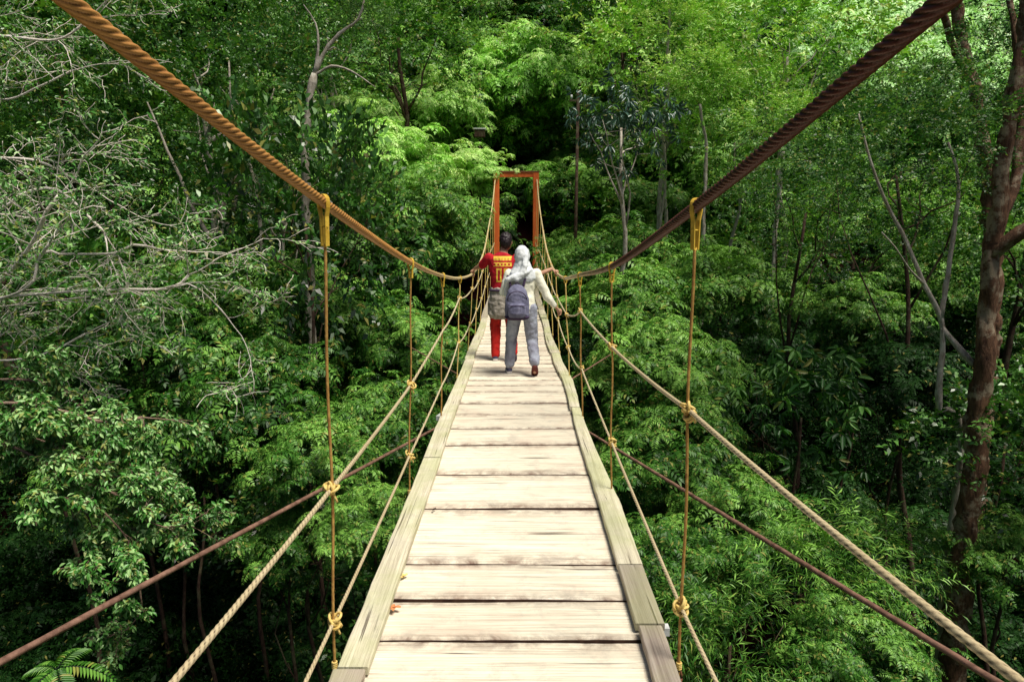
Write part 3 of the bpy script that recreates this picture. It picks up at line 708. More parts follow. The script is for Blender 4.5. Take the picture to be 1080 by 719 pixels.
# ---- fern at the bottom left
def fern():
    c = at(60, 705, 3.6); g = c.z-.55; root = empty('fern', (c.x, c.y, g)); o = V3((c.x, c.y, g)); tag(root, 'bright fern with broad feathery fronds at the bottom left corner', 'fern')
    st = MB(); st.tube(wobble(o, c, 5, .05, 3), .006, 6)
    Ls = []
    for k, (az, L, up) in enumerate(((.3, .30, .2), (1.5, .26, .5), (2.9, .24, .3), (4.4, .24, .2), (5.4, .26, .1))):
        h = V3((math.cos(az), math.sin(az), 0)); sd = V3((-h.y, h.x, 0)); P = []
        for i in range(18):
            t = (i+1)/18; p = (c-o)+h*L*t+V3((0, 0, L*(up*t-.7*t*t))); P.append(p)
            wl = .085*math.sin(math.pi*(.12+.86*t))**.7
            for sg in (-1, 1):
                dd = (sd*sg+h*.35-V3((0, 0, .15))).normalized()
                Ls.append((p, dd, V3((0, 0, 1))+h*.3, wl, .017))
        st.tube([c-o+o]+[q+o for q in P], .003, 5)
    st.build('stem', M['lf_lush'], root, True, o)
    A = lambda i: np.array([tuple(x[i]) for x in Ls])
    n = len(Ls); L = Leaves(A(0), A(1), nrm(A(2)), np.array([x[3] for x in Ls]), np.array([x[4] for x in Ls]), rng.uniform(.4, .8, n))
    link('frond', leaf_mesh('frond', L, T6, M['lf_lush']), None, root)
fern()
# ================================================================== the footbridge
bridge = empty('suspension_footbridge', (0, 0, 0)); tag(bridge, 'wooden plank suspension footbridge with rusty twisted cables, rope handrails and red portal frame', 'footbridge')
def deck_z(y): return .6*(max(0, y-12)/12)**1.6 if y > 12 else 0
rb = random.Random(3)
# planks: boundaries along the bridge, the near ones measured, the others regular
ys = [-3.4+.33*i for i in range(19)]; ys = [y for y in ys if y < 2.5]
ys += [2.711, 3.039, 3.405, 4.16, 4.792, 5.513, 6.003, 6.50, 6.979, 7.518, 7.85, 8.144, 8.40, 8.684]
while ys[-1] < 24.0: ys.append(ys[-1]+rb.choice((.24, .28, .31, .35)))
edges = [(rb.uniform(-.006, .006), rb.uniform(-.006, .006)) for _ in ys]
def plank(i):
    y0, y1 = ys[i]+.010, ys[i+1]-.010; n = 26; t = .032; hw = .60+rb.uniform(-.012, .012)
    dz = rb.uniform(-.004, .004); tl = rb.uniform(-.005, .005); cup = rb.uniform(-.002, .004); sd = rb.uniform(0, 99)
    yc = (y0+y1)/2; z = deck_z(yc); sl = (deck_z(y1)-deck_z(y0))/(y1-y0)
    prof = [(0, -.006), (.03, 0), (.14, cup*.3), (.25, cup*.6), (.5, cup), (.75, cup*.6), (.86, cup*.3), (.97, 0), (1, -.006)]; ew = [1, .8, .25, 0, 0, 0, .25, .8, 1, 1, 1]
    V, Fc = [], []
    for k in range(n+1):
        x = -hw+2*hw*k/n
        a = y0+edges[i][0]*x/hw+.006*mn.noise(V3((x*3.3, sd, 0)))+.003*mn.noise(V3((x*14, sd, 0)))
        b = y1+edges[i+1][0]*x/hw+.006*mn.noise(V3((x*3.3, sd+7, 0)))+.003*mn.noise(V3((x*14, sd+7, 0)))
        zz = z+dz+tl*x+.003*mn.noise(V3((x*2, sd, 5)))
        for u, h in prof:
            yy = a+(b-a)*u; V.append((x, yy-yc, zz+h+(yy-yc)*sl))
        V.append((x, b-yc, zz-t)); V.append((x, a-yc, zz-t))
    m = 11
    for k in range(n):
        for j in range(m):
            j2 = (j+1) % m; Fc.append((k*m+j, (k+1)*m+j, (k+1)*m+j2, k*m+j2))
    Fc += [tuple(range(m)), tuple(range(n*m, n*m+m))[::-1]]
    me = bpy.data.meshes.new('plank'); me.from_pydata(V, [], Fc); me.update()
    o = link('plank', me, M['plank'], bridge); o.location = (0, yc, 0)
    at_ = me.attributes.new('edge', 'FLOAT', 'POINT'); at_.data.foreach_set('value', ew*(n+1))
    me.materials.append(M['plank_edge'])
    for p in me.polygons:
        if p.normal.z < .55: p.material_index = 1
for i in range(len(ys)-1): plank(i)
def crack(y, x0, x1):     # an open split along a plank
    mb = MB(); n = 14; top = []; bot = []
    for k in range(n+1):
        t = k/n; x = x0+(x1-x0)*t; w_ = .005*math.sin(math.pi*min(.98, t+.05))+.0005; yy = y+.004*mn.noise(V3((x*6, y, 2)))
        z = deck_z(y)+.0095; mb.v += [(x, yy-w_, z), (x, yy+w_, z)]
    for k in range(n): mb.f.append((2*k, 2*k+2, 2*k+3, 2*k+1))
    mb.build('split', M['soil'], bridge)
crack(3.77, .09, .42); crack(5.15, .05, .34); crack(6.32, -.28, .2); crack(5.98, -.4, -.05); crack(7.2, -.3, .1)
# edge boards lying on the plank ends
def edge_board(sg, y0, y1, prof, mat, z=.003):
    """prof: list of (y, inner x, outer x)"""
    n = max(6, int((y1-y0)/.06)); mb = MB(); yc = (y0+y1)/2
    for k in range(n+1):
        y = y0+(y1-y0)*k/n
        a = np.interp(y, [p[0] for p in prof], [p[1] for p in prof])+.004*mn.noise(V3((y*4, sg, 0)))+.0025*mn.noise(V3((y*17, sg, 0)))
        b = np.interp(y, [p[0] for p in prof], [p[2] for p in prof])+.004*mn.noise(V3((y*4, sg, 4)))+.0025*mn.noise(V3((y*17, sg, 4)))
        zz = deck_z(y)+z+.01; h = .034
        mb.v += [(sg*a, y-yc, zz), (sg*a, y-yc, zz+h-.004), (sg*(a+.004), y-yc, zz+h), (sg*(b-.004), y-yc, zz+h), (sg*b, y-yc, zz+h-.004), (sg*b, y-yc, zz)]
    for k in range(n):
        for j in range(6):
            q = (k*6+j, k*6+(j+1) % 6, (k+1)*6+(j+1) % 6, (k+1)*6+j); mb.f.append(q if sg < 0 else q[::-1])
    mb.f += [tuple(range(6)), tuple(range(n*6, n*6+6))[::-1]]
    me = mb.mesh('edge_board'); bm = bmesh.new(); bm.from_mesh(me); bmesh.ops.recalc_face_normals(bm, faces=bm.faces); bm.to_mesh(me); bm.free()
    o = link('edge_board', me, mat, bridge); o.location = (0, yc, 0); return o
edge_board(-1, -3.3, 2.436, [(-3, .56, .69), (2.4, .565, .69)], M['edge_grey'])
edge_board(-1, 2.45, 5.03, [(2.4, .556, .676), (5, .55, .68)], M['edge'])
wav = lambda a, b, s0: [(y, .55+a*math.sin(y*1.3+s0), .68+b*math.sin(y*1.2+s0+.5)) for y in np.arange(4, 25, .2)]
edge_board(-1, 5.05, 9.4, wav(.008, .008, 0), M['edge']); edge_board(-1, 9.42, 14.1, wav(.012, .012, 1), M['edge']); edge_board(-1, 14.12, 19.2, wav(.012, .012, 2), M['edge_grey']); edge_board(-1, 19.22, 24.2, wav(.012, .012, 0), M['edge'])
edge_board(1, -3.3, 2.745, [(-3, .55, .67), (2.2, .545, .648), (2.75, .556, .655)], M['edge_grey'])
edge_board(1, 2.76, 3.30, [(2.7, .543, .672), (3.3, .55, .675)], M['edge_grey'])
edge_board(1, 3.312, 6.62, [(3.3, .548, .676), (4.17, .555, .69), (5.3, .555, .665), (6.0, .56, .66), (6.7, .585, .67)], M['edge'])
edge_board(1, 6.64, 9.9, [(6.6, .565, .665), (7.2, .585, .69), (8.0, .59, .71), (8.6, .565, .69), (9.2, .545, .67), (9.9, .56, .68)], M['edge'])
edge_board(1, 9.92, 15.3, wav(.018, .018, 3), M['edge']); edge_board(1, 15.32, 24.2, wav(.012, .012, 1), M['edge_grey'])
# stringers and crossbeams below
for x in (-.42, .42):
    mb = MB(); mb.tube([(x, y, deck_z(y)-.085) for y in np.arange(-3.3, 24.3, .5)], .055, 4); mb.build('stringer', M['beam'], bridge)
HY = [-3.1, -1.2, .62, 2.50, 4.38, 6.28, 8.2, 10.1, 12.0, 13.9, 15.8, 17.7, 19.6, 21.5, 23.2]
for y in HY:
    mb = MB(); mb.box((0, y, deck_z(y)-.165), (1.44, .06, .05)); mb.build('crossbeam', M['hook'], bridge)
mb = MB(); mb.box((.05, 3.05, -.16), (1.42, .045, .04)); mb.build('crossbeam', M['steel'], bridge)
mb = MB(); mb.box((-.70, 7.3, -.16), (.05, .7, .05), Matrix.Rotation(R(-14), 3, 'Z')); mb.build('bracket', M['steel'], bridge)
# main cables
CL = [(-1.0, -3.4, 3.45), (-.89, 0, 2.46), (-.775, 1.3, 2.115), (-.67, 2.52, 1.826), (-.648, 4.4, 1.55), (-.645, 6.3, 1.363), (-.641, 8.2, 1.235), (-.60, 9.85, 1.20), (-.615, 12, 1.25), (-.64, 15, 1.5), (-.67, 18, 1.98), (-.665, 21, 2.7), (-.66, 23.9, 3.7)]
CRt = [(1.0, -3.4, 3.4), (.87, 0, 2.43), (.755, 1.3, 2.095), (.67, 2.5, 1.816), (.638, 4.35, 1.53), (.615, 6.25, 1.375), (.625, 8.2, 1.235), (.62, 9.7, 1.21), (.655, 12, 1.25), (.70, 15, 1.5), (.74, 18, 1.98), (.755, 21, 2.7), (.77, 23.9, 3.7)]
fine = lambda y: .006 if y < 3.2 else (.02 if y < 7 else .08)
CAB = {}
for sg, pts_, mt in ((-1, CL, 'cable_gold'), (1, CRt, 'cable_maroon')):
    sp = spline(pts_, fine); CAB[sg] = spline(pts_, .1)
    sp = [p for p in sp if p.y > -3.4]
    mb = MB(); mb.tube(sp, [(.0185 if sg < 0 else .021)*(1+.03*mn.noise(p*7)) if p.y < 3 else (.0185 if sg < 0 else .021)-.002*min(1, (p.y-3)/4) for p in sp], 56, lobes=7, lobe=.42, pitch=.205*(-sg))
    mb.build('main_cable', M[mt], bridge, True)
# hangers with a strap over the cable and a hook at the foot
def knot(c, parent, s=1.0):
    mb = MB(); k = random.Random(c.y*7+c.x)
    for j in range(7):
        ax = V3((k.uniform(-1, 1), k.uniform(-.5, .5), k.uniform(-1, 1))).normalized(); u = ax.orthogonal().normalized(); v = ax.cross(u)
        r = .024*s*k.uniform(.8, 1.15); off = V3((k.gauss(0, .006), k.gauss(0, .004), k.gauss(0, .010)))*s
        mb.tube([off+u*math.cos(a)*r+v*math.sin(a)*r*1.25 for a in np.linspace(0, 6.1, 13)], .0065*s, 7)
    mb.tube([V3((0, 0, 0)), V3((.02*s, -.01, -.03*s)), V3((.03*s, -.01, -.055*s))], .0055*s, 6)
    o = mb.build('knot', M['knot'], parent, True); o.location = c; return o
foot = {(-1, 2.50): -.70, (-1, 4.38): -.69, (-1, 6.28): -.682, (1, 2.50): .672, (1, 4.38): .668, (1, 6.28): .66}
def rope_z(sg, which, y):
    if which == 'top': tab = ([-3, 2.5, 4.38, 6.28, 8.2, 12, 24], [.78, .752, .749, .87, 1.0, .95, 1.6]) if sg < 0 else ([-3, 2.5, 4.38, 6.28, 8.2, 10.1, 12, 24], [1.1, 1.066, 1.009, 1.04, .80, .86, .9, 1.6])
    else: tab = ([-3, 2.5, 4.38, 6.28, 8.2, 10.1, 14, 24], [.2, .208, .277, .36, .458, .45, .5, 1.1]) if sg < 0 else ([-3, 2.5, 4.38, 6.28, 8.2, 10.1, 14, 24], [.25, .271, .37, .503, .40, .52, .55, 1.1])
    return float(np.interp(y, *tab))
for sg in (-1, 1):
    tie = {'top': [], 'low': []}
    for y in HY:
        top = interp_at_y(CAB[sg], y); fx = foot.get((sg, y), sg*.69); bot = V3((fx, y, deck_z(y)-.03))
        n = max(8, int((top.z-bot.z)/(.012 if y < 5 else .05))); L = []
        slen = .155 if y < 3 else (.10 if y < 7 else .06)
        for k in range(n+1):
            t = k/n; p = (top-V3((0, 0, slen))).lerp(bot, t)
            p += V3((math.sin(t*9+y)*.006, math.sin(t*7+y*2)*.004, 0))*math.sin(math.pi*t); L.append(p)
        r = .0062 if y < 5 else .0075
        mb = MB(); o0 = top
        mb.tube(L, r, 12, lobes=2, lobe=.42, pitch=.05)
        h = mb.build('hanger', M['rope_h' if y < 7 else 'knot'], bridge, True)
        # strap: an inverted U of flat bar
        mb = MB(); wdt = .017 if y < 3 else .013; rx = .0235; ang = R(36)*sg
        path = [V3((-rx*.5, 0, -slen))]+[V3((-rx*.62, 0, -.05)), V3((-rx, 0, -.018))]+[V3((rx*math.cos(a), 0, rx*math.sin(a)+.004)) for a in np.linspace(math.pi, 0, 9)]+[V3((rx, 0, -.018)), V3((rx*.62, 0, -.05)), V3((rx*.5, 0, -slen))]
        rot = Matrix.Rotation(ang, 3, 'Z'); th = .0028
        vs = []; m = len(path)
        for i, p in enumerate(path):
            tn = (path[min(i+1, m-1)]-path[max(i-1, 0)]).normalized(); nn = V3((-tn.z, 0, tn.x))
            for a, b in ((-1, -1), (1, -1), (1, 1), (-1, 1)): vs.append(top+rot @ (p+V3((0, a*wdt/2, 0))+nn*(b*th)))
        fs = [(i*4+j, i*4+(j+1) % 4, (i+1)*4+(j+1) % 4, (i+1)*4+j) for i in range(m-1) for j in range(4)]+[(3, 2, 1, 0), ((m-1)*4, (m-1)*4+1, (m-1)*4+2, (m-1)*4+3)]
        mb.add(vs, fs)
        for hz in (.55,):
            mb.tube([top+rot @ V3((-rx*.62-.004, 0, -slen*hz)), top+rot @ V3((rx*.62+.004, 0, -slen*hz))], .004, 6)
        mb.tube([top+rot @ V3((-rx*.5, 0, -slen+.006)), top+V3((0, 0, -slen-.004)), top+rot @ V3((rx*.5, 0, -slen+.006))], .005, 6)
        mb.build('strap', M['strap'], h)
        mb = MB()  # shackle: elongated link from the rope eye to the crossbeam end
        mb.tube([bot+V3((.012*math.cos(a), 0, .035*math.sin(a)+.0)) for a in np.linspace(0, 6.2, 15)], .0045, 6)
        mb.tube([bot+V3((0, 0, -.03)), V3((bot.x, y, deck_z(y)-.15))], .006, 6)
        mb.build('hook', M['hook'], h, True)
        mb = MB()
        for j in range(4): mb.tube([bot+V3((.009*math.cos(a), .009*math.sin(a), .04+j*.008)) for a in np.linspace(0, 6.2, 9)], .004, 5)
        mb.build('binding', M['knot'], h, True)
        for w_ in ('top', 'low'):
            z = rope_z(sg, w_, y); t = (top.z-slen-z)/(top.z-slen-bot.z); p = (top-V3((0, 0, slen))).lerp(bot, t)
            tied = not (y == 6.28 and sg < 0)
            if tied: knot(p, h, .86 if y < 5 else .75)
            tie[w_].append((p if tied else p+V3((-sg*.012, 0, 0)), tied))
    for w_ in ('top', 'low'):
        pl = []
        T = tie[w_]
        for (a, ta), (b, tb) in zip(T, T[1:]):
            sag = (.05 if a.y > 6 else .022)*(1.3 if w_ == 'low' else 1)
            if sg > 0 and w_ == 'top' and 6 < a.y < 9: sag = .03
            n = int((b-a).length/(.010 if a.y < 4 else .03))
            for k in range(n):
                t = k/n; pl.append(a.lerp(b, t)+V3((sg*.01*math.sin(math.pi*t), 0, -sag*4*t*(1-t))))
        pl.append(T[-1][0])
        mb = MB(); mb.tube(pl, .0092 if w_ == 'top' else .0080, 18, lobes=3, lobe=.42, pitch=.075); mb.build('handrail_rope', M['rope'], bridge, True)
# guy cables from the deck out to the banks
def guy(a, b, r=.0125, sag=.03, lob=True):
    a, b = V3(a), V3(b); n = 300
    mb = MB(); mb.tube([a.lerp(b, k/n)+V3((0, 0, -sag*4*(k/n)*(1-k/n))) for k in range(n+1)], r, 12, lobes=5, lobe=.2, pitch=.13); mb.build('guy_cable', M['guy'], bridge, True)
def guy2(a, q, ext, **k):
    a, q = V3(a), V3(q); guy(a, a+(q-a)*ext, **k)
guy2((-.68, 6.3, -.05), at(0, 698, 2.0), 1.7, sag=0); guy2((.65, 6.2, -.05), at(1052, 719, 2.0), 1.6, sag=0)
guy2((.67, 8.3, -.05), at(690, 345, 14.0), 1.5, r=.011, sag=.0); guy2((-.66, 8.6, -.05), at(405, 350, 14.0), 1.5, r=.011, sag=.0)
# portal frame at the far end
gate = empty('portal_frame', (0, 0, 0)); gate.parent = bridge
for x in (-.62, .74):
    mb = MB(); mb.box((x, 24.0, 2.12), (.20, .16, 3.66)); o = mb.build('post', M['gate'], gate)
    bv = o.modifiers.new('b', 'BEVEL'); bv.width = .012
    mb = MB(); mb.box((x, 24.0, .30), (.42, .42, .10)); mb.box((x, 24.0, -.1), (.5, .5, .7)); mb.build('footing', M['beam'], gate)
mb = MB(); mb.box((.06, 24.0, 3.88), (1.156, .12, .17)); o = mb.build('lintel', M['gate'], gate)
mb = MB(); mb.box((.06, 24.0, 3.978), (1.58, .18, .035)); mb.build('cap_plate', M['hook'], gate)
# fallen leaves
def fallen(px, py, s, lb, mat, cat='leaf'):
    c = at(px, py, 1); t = (.012-CH)/(c.z-CH); p = V3((CX+(c.x-CX)*t, t, .013)); k = random.Random(px); mb = MB()
    for j in range(3):
        a = k.uniform(0, 6.28); n = 9; V = [V3((0, 0, .004))]
        for i in range(n):
            th = 2*math.pi*i/n; q = V3((math.cos(th)*s, math.sin(th)*s*.45, .006+.35*s*abs(math.sin(th*1.5+k.random()))))
            V.append(Matrix.Rotation(a, 3, 'Z') @ q+V3((math.cos(a), math.sin(a), 0))*s*.6)
        mb.add(V, [(0, 1+i, 1+(i+1) % n) for i in range(n)])
    o = mb.build('fallen_leaf', mat, None, True); o.location = p; tag(o, lb, cat)
fallen(415, 641, .026, 'curled orange brown dead leaf near the left edge board', M['lf_orange'])
fallen(426, 609, .018, 'small pale dead leaf beside the left edge board', M['knot'])
fallen(457, 538, .014, 'dark shrivelled dead leaf at a plank gap on the left', M['bark_dark'])
# dark pole and lantern on the slope
c = at(606, 275, 21); t_ = at(610, 95, 21); o_ = V3((c.x, 21, ground(c.x, 21)-.1)); pole = empty('utility_pole', o_); tag(pole, 'thin dark pole standing on the slope right of the red gate', 'pole')
mb = MB(); mb.tube([o_, t_], [.055, .045], 10); mb.build('shaft', M['bark_dark'], pole, True, o_)
mb = MB(); mb.box(t_-V3((0, 0, .3)), (.5, .05, .06)); mb.build('crossarm', M['bark_dark'], pole, False, o_)
mb = MB()
for dx in (-.2, .2): mb.tube([t_+V3((dx, 0, -.26)), t_+V3((dx, 0, -.14))], .03, 8)
mb.build('insulator', M['steel'], pole, True, o_)
c = at(506, 141, 26.0); o_ = V3((c.x, 26, ground(c.x, 26)-.1)); lan = empty('lamp_post', o_); tag(lan, 'small dark lantern with a pale cap among the bright shrubs', 'lamp')
mb = MB(); mb.tube([o_, c-V3((0, 0, .2))], .04, 8); mb.build('pole', M['bark_dark'], lan, True, o_)
mb = MB(); mb.box(c, (.38, .34, .26)); o = mb.build('lamp_housing', M['bark_dark'], lan, False, o_)
mb = MB(); mb.box(c+V3((0, 0, .155)), (.46, .4, .05)); mb.build('cap', M['steel'], lan, False, o_)

# ================================================================== people
def remesh(o, vox, smooth=4, disp=None):
    m = o.modifiers.new('fuse', 'REMESH'); m.mode = 'VOXEL'; m.voxel_size = vox; m.use_smooth_shade = True
    s = o.modifiers.new('soft', 'SMOOTH'); s.iterations = smooth; s.factor = .5
    if disp:
        tx = bpy.data.textures.new('folds', 'CLOUDS'); tx.noise_scale = disp[1]; tx.noise_depth = 2
        dm = o.modifiers.new('folds', 'DISPLACE'); dm.texture = tx; dm.strength = disp[0]; dm.mid_level = .5; dm.texture_coords = 'LOCAL'
    return o
def loft(mb, rings, n=18, axis=None):
    """rings: (centre, rx, ry[, yaw]) ellipses in planes across the path"""
    C_ = [V3(r[0]) for r in rings]; N = len(C_); vs = []
    for i, r in enumerate(rings):
        t = (C_[min(i+1, N-1)]-C_[max(i-1, 0)]).normalized()
        x = V3((1, 0, 0)); a = (x-t*x.dot(t))
        if a.length < .3: y = V3((0, 1, 0)); b = (y-t*y.dot(t)).normalized(); a = b.cross(t)
        else: a.normalize(); b = t.cross(a)
        for k in range(n):
            ph = 2*math.pi*k/n; vs.append(C_[i]+a*math.cos(ph)*r[1]+b*math.sin(ph)*r[2])
    fs = [(i*n+k, i*n+(k+1) % n, (i+1)*n+(k+1) % n, (i+1)*n+k) for i in range(N-1) for k in range(n)]
    fs += [tuple(range(n))[::-1], tuple((N-1)*n+k for k in range(n))]
    # make the winding outward
    cen = sum(C_, V3())/N; f = fs[0]; nrm_ = (vs[f[1]]-vs[f[0]]).cross(vs[f[2]]-vs[f[1]])
    if nrm_.dot(vs[f[0]]-C_[0]) < 0: fs = [q[::-1] for q in fs]
    mb.add(vs, fs)
def ball(mb, c, r, n=14):
    c = V3(c); rings = []
    loft(mb, [(c+V3((0, 0, -r[2]*math.cos(a))), max(.002, r[0]*math.sin(a)), max(.002, r[1]*math.sin(a))) for a in np.linspace(.12, math.pi-.12, n)], 18)
def limb(mb, pts, rad, flat=1.0, per=4):
    """smooth tapered limb"""
    sp = []; P = [V3(p) for p in pts]
    for i in range(len(P)-1):
        for k in range(per):
            t = k/per; sp.append((P[i].lerp(P[i+1], t), rad[i]+(rad[i+1]-rad[i])*t))
    sp.append((P[-1], rad[-1]))
    q = MB(); q.tube([s_[0] for s_ in sp], [s_[1] for s_ in sp], 14, ell=flat)
    # caps outward: tube winding is consistent already
    me = q.mesh('tmp'); bm = bmesh.new(); bm.from_mesh(me); bmesh.ops.recalc_face_normals(bm, faces=bm.faces)
    bm.verts.index_update(); mb.add([v.co.copy() for v in bm.verts], [[v.index for v in f.verts] for f in bm.faces]); bm.free(); bpy.data.meshes.remove(me)
    for p, r in ((P[0], rad[0]), (P[-1], rad[-1])): ball(mb, p, (r, r, r), 8)
def hand(mb, wrist, fwd, palm_dn, s=1.0, grip=True, right=True):
    """palm with five separate fingers curling over a rope; fwd = wrist to knuckles, palm_dn = the way the palm faces"""
    f = V3(fwd).normalized(); d = V3(palm_dn); d = (d-f*d.dot(f)).normalized(); sd = f.cross(d)*(1 if right else -1)
    w = V3(wrist)
    limb(mb, [w, w+f*.045*s, w+f*.085*s], [.024*s, .034*s, .036*s], .48)
    for i, (o_, L) in enumerate(((-.028, .066), (-.009, .076), (.010, .072), (.028, .056))):
        b = w+f*.085*s+sd*o_*s; c = .5 if grip else .15
        p1 = b+(f*.9+d*c).normalized()*L*.42*s; p2 = p1+(f*.35+d*(1 if grip else .3)).normalized()*L*.33*s; p3 = p2+(f*(-.4 if grip else .6)+d).normalized()*L*.28*s
        limb(mb, [b-f*.02*s, b, p1, p2, p3], [.0095*s, .0095*s, .009*s, .0085*s, .007*s], 1, 2)
    b = w+f*.025*s-sd*.026*s; p1 = b+(f*.6-sd*.8+d*.4).normalized()*.035*s; p2 = p1+(f*.8+d*.7-sd*.1).normalized()*.03*s
    limb(mb, [b, p1, p2], [.012*s, .0105*s, .008*s], 1, 2)
def shoe(mb, heel, toe, s=1.0, up=(0, 0, 1)):
    h, t = V3(heel), V3(toe); f = (t-h).normalized(); L = (t-h).length; u = V3(up); u = (u-f*u.dot(f)).normalized()
    rg = [(0, .030, .030, .034), (.12, .036, .040, .042), (.35, .036, .044, .045), (.6, .044, .034, .036), (.82, .045, .026, .028), (.96, .032, .020, .02), (1.0, .014, .012, .014)]
    n = 14; vs = []; sd = f.cross(u)
    for t_, rx, rz, cz in rg:
        c = h+f*L*t_+u*cz*s
        for k in range(n):
            ph = 2*math.pi*k/n; zz = math.sin(ph)*rz*s
            if zz < 0: zz = max(zz, -cz*s)*(1.0 if cz <= rz+.002 else cz/rz)
            vs.append(c+sd*math.cos(ph)*rx*s+u*zz)
    fs = [(i*n+k, i*n+(k+1) % n, (i+1)*n+(k+1) % n, (i+1)*n+k) for i in range(len(rg)-1) for k in range(n)]+[tuple(range(n))[::-1], tuple((len(rg)-1)*n+k for k in range(n))]
    q = MB(); q.add(vs, fs); me = q.mesh('tmp'); bm = bmesh.new(); bm.from_mesh(me); bmesh.ops.recalc_face_normals(bm, faces=bm.faces)
    mb.add([v.co.copy() for v in bm.verts], [[v.index for v in f_.verts] for f_ in bm.faces]); bm.free(); bpy.data.meshes.remove(me)
def sole(mb, heel, toe, s=1.0, up=(0, 0, 1)):
    h, t = V3(heel), V3(toe); f = (t-h).normalized(); L = (t-h).length; u = V3(up); u = (u-f*u.dot(f)).normalized(); sd = f.cross(u)
    out = [(-.02, .0), (0, .026), (.15, .036), (.4, .034), (.65, .046), (.85, .043), (.98, .022), (1.02, 0), (.98, -.022), (.85, -.043), (.65, -.046), (.4, -.034), (.15, -.036), (0, -.026)]
    n = len(out); v = [h+f*L*a+sd*b*s-u*.012*s for a, b in out]+[h+f*L*a+sd*b*s*1.04+u*.014*s for a, b in out]
    mb.add(v, [tuple(range(n)), tuple(range(n, 2*n))[::-1]]+[(i, i+n, (i+1) % n+n, (i+1) % n) for i in range(n)])
def cloth(name, c1, c2, scale=14, bd=.012, rough=.85):
    s = NT(name); v = s.coord((1, 1, .45)); n = s.noise(v, scale, 5, .6, .8); fn = s.noise(s.coord(), 240, 2)
    return s.fin(s.ramp(n, [(.3, c1), (.7, c2)]), rough, s.math('ADD', n, s.math('MULTIPLY', fn, .06)), bd, .2, bs=.9)
M['skin'] = mat_simple('skin', (.42, .22, .14), (.52, .29, .19), 12, .5, .001, .4)
M['hair'] = mat_simple('black_hair', (.010, .006, .008), (.03, .018, .022), 60, .5, .004, .4, (1, 1, .15))
M['hijab'] = cloth('pale_grey_hijab', (.64, .68, .71), (.84, .87, .89), 7, .008)
M['tunic'] = cloth('cream_tunic', (.82, .80, .64), (.96, .95, .82), 8, .009)
M['jeans'] = cloth('grey_jeans', (.17, .16, .22), (.44, .48, .58), 7)
M['jacket'] = cloth('grey_beige_jacket', (.26, .23, .20), (.46, .42, .36), 13)
M['redpant'] = cloth('red_trousers', (.42, .012, .012), (.66, .035, .025), 12)
M['bag'] = cloth('purple_grey_backpack', (.10, .10, .17), (.23, .23, .34), 12)
M['bag_dark'] = cloth('dark_purple_fabric', (.030, .016, .045), (.075, .05, .10), 12)
M['white_sole'] = mat_simple('white_rubber', (.55, .52, .50), (.75, .72, .70), 20)
M['shoe'] = mat_simple('navy_canvas', (.03, .03, .07), (.08, .08, .15), 40)
M['shoe_red'] = mat_simple('maroon_suede', (.06, .012, .012), (.16, .03, .022), 40)
def shirt_mat():
    s = NT('red_printed_shirt'); tc = s.n('ShaderNodeTexCoord'); sp = s.n('ShaderNodeSeparateXYZ'); s.l(tc.outputs['Object'], sp.inputs[0])
    x, y, z = sp.outputs
    wob = s.noise(tc.outputs['Object'], 9, 2); x = s.math('ADD', x, s.math('MULTIPLY_ADD', wob, .02, -.01))
    x = s.math('ADD', x, .0)
    def band(v, a, b): return s.math('MULTIPLY', s.math('GREATER_THAN', v, a), s.math('LESS_THAN', v, b))
    def stripes(v, per, duty, off=0): return s.math('LESS_THAN', s.math('FRACT', s.math('ADD', s.math('DIVIDE', v, per), off)), duty)
    back = s.math('LESS_THAN', y, .0)
    wide = band(x, -.125, .125)
    # top line: solid yellow with orange strokes; lines of block strokes below; two tall block figures
    l1 = s.math('MULTIPLY', band(z, 1.405, 1.465), s.math('MAXIMUM', stripes(x, .042, .80, .1), band(z, 1.44, 1.465)))
    l2 = s.math('MULTIPLY', band(z, 1.325, 1.38), s.math('MAXIMUM', stripes(x, .05, .5), s.math('MAXIMUM', band(z, 1.365, 1.38), band(z, 1.325, 1.337))))
    fx = s.math('ABSOLUTE', s.math('SUBTRACT', s.math('ABSOLUTE', x), .052))
    ring = s.math('MULTIPLY', band(fx, .016, .038), band(z, 1.11, 1.30)); bars = s.math('MULTIPLY', s.math('LESS_THAN', fx, .038), s.math('MAXIMUM', band(z, 1.275, 1.30), band(z, 1.11, 1.13)))
    m = s.math('MULTIPLY', s.math('MULTIPLY', wide, back), s.math('MAXIMUM', s.math('MAXIMUM', l1, l2), s.math('MAXIMUM', ring, bars)))
    n = s.noise(s.coord((1, 1, .5)), 12, 5, .6, .6)
    red = s.ramp(n, [(.3, (.36, .008, .018)), (.7, (.60, .022, .035))])
    return s.fin(s.mix(m, red, (.85, .56, .07)), .85, n, .012, .2, bs=.9)
M['shirt'] = shirt_mat()

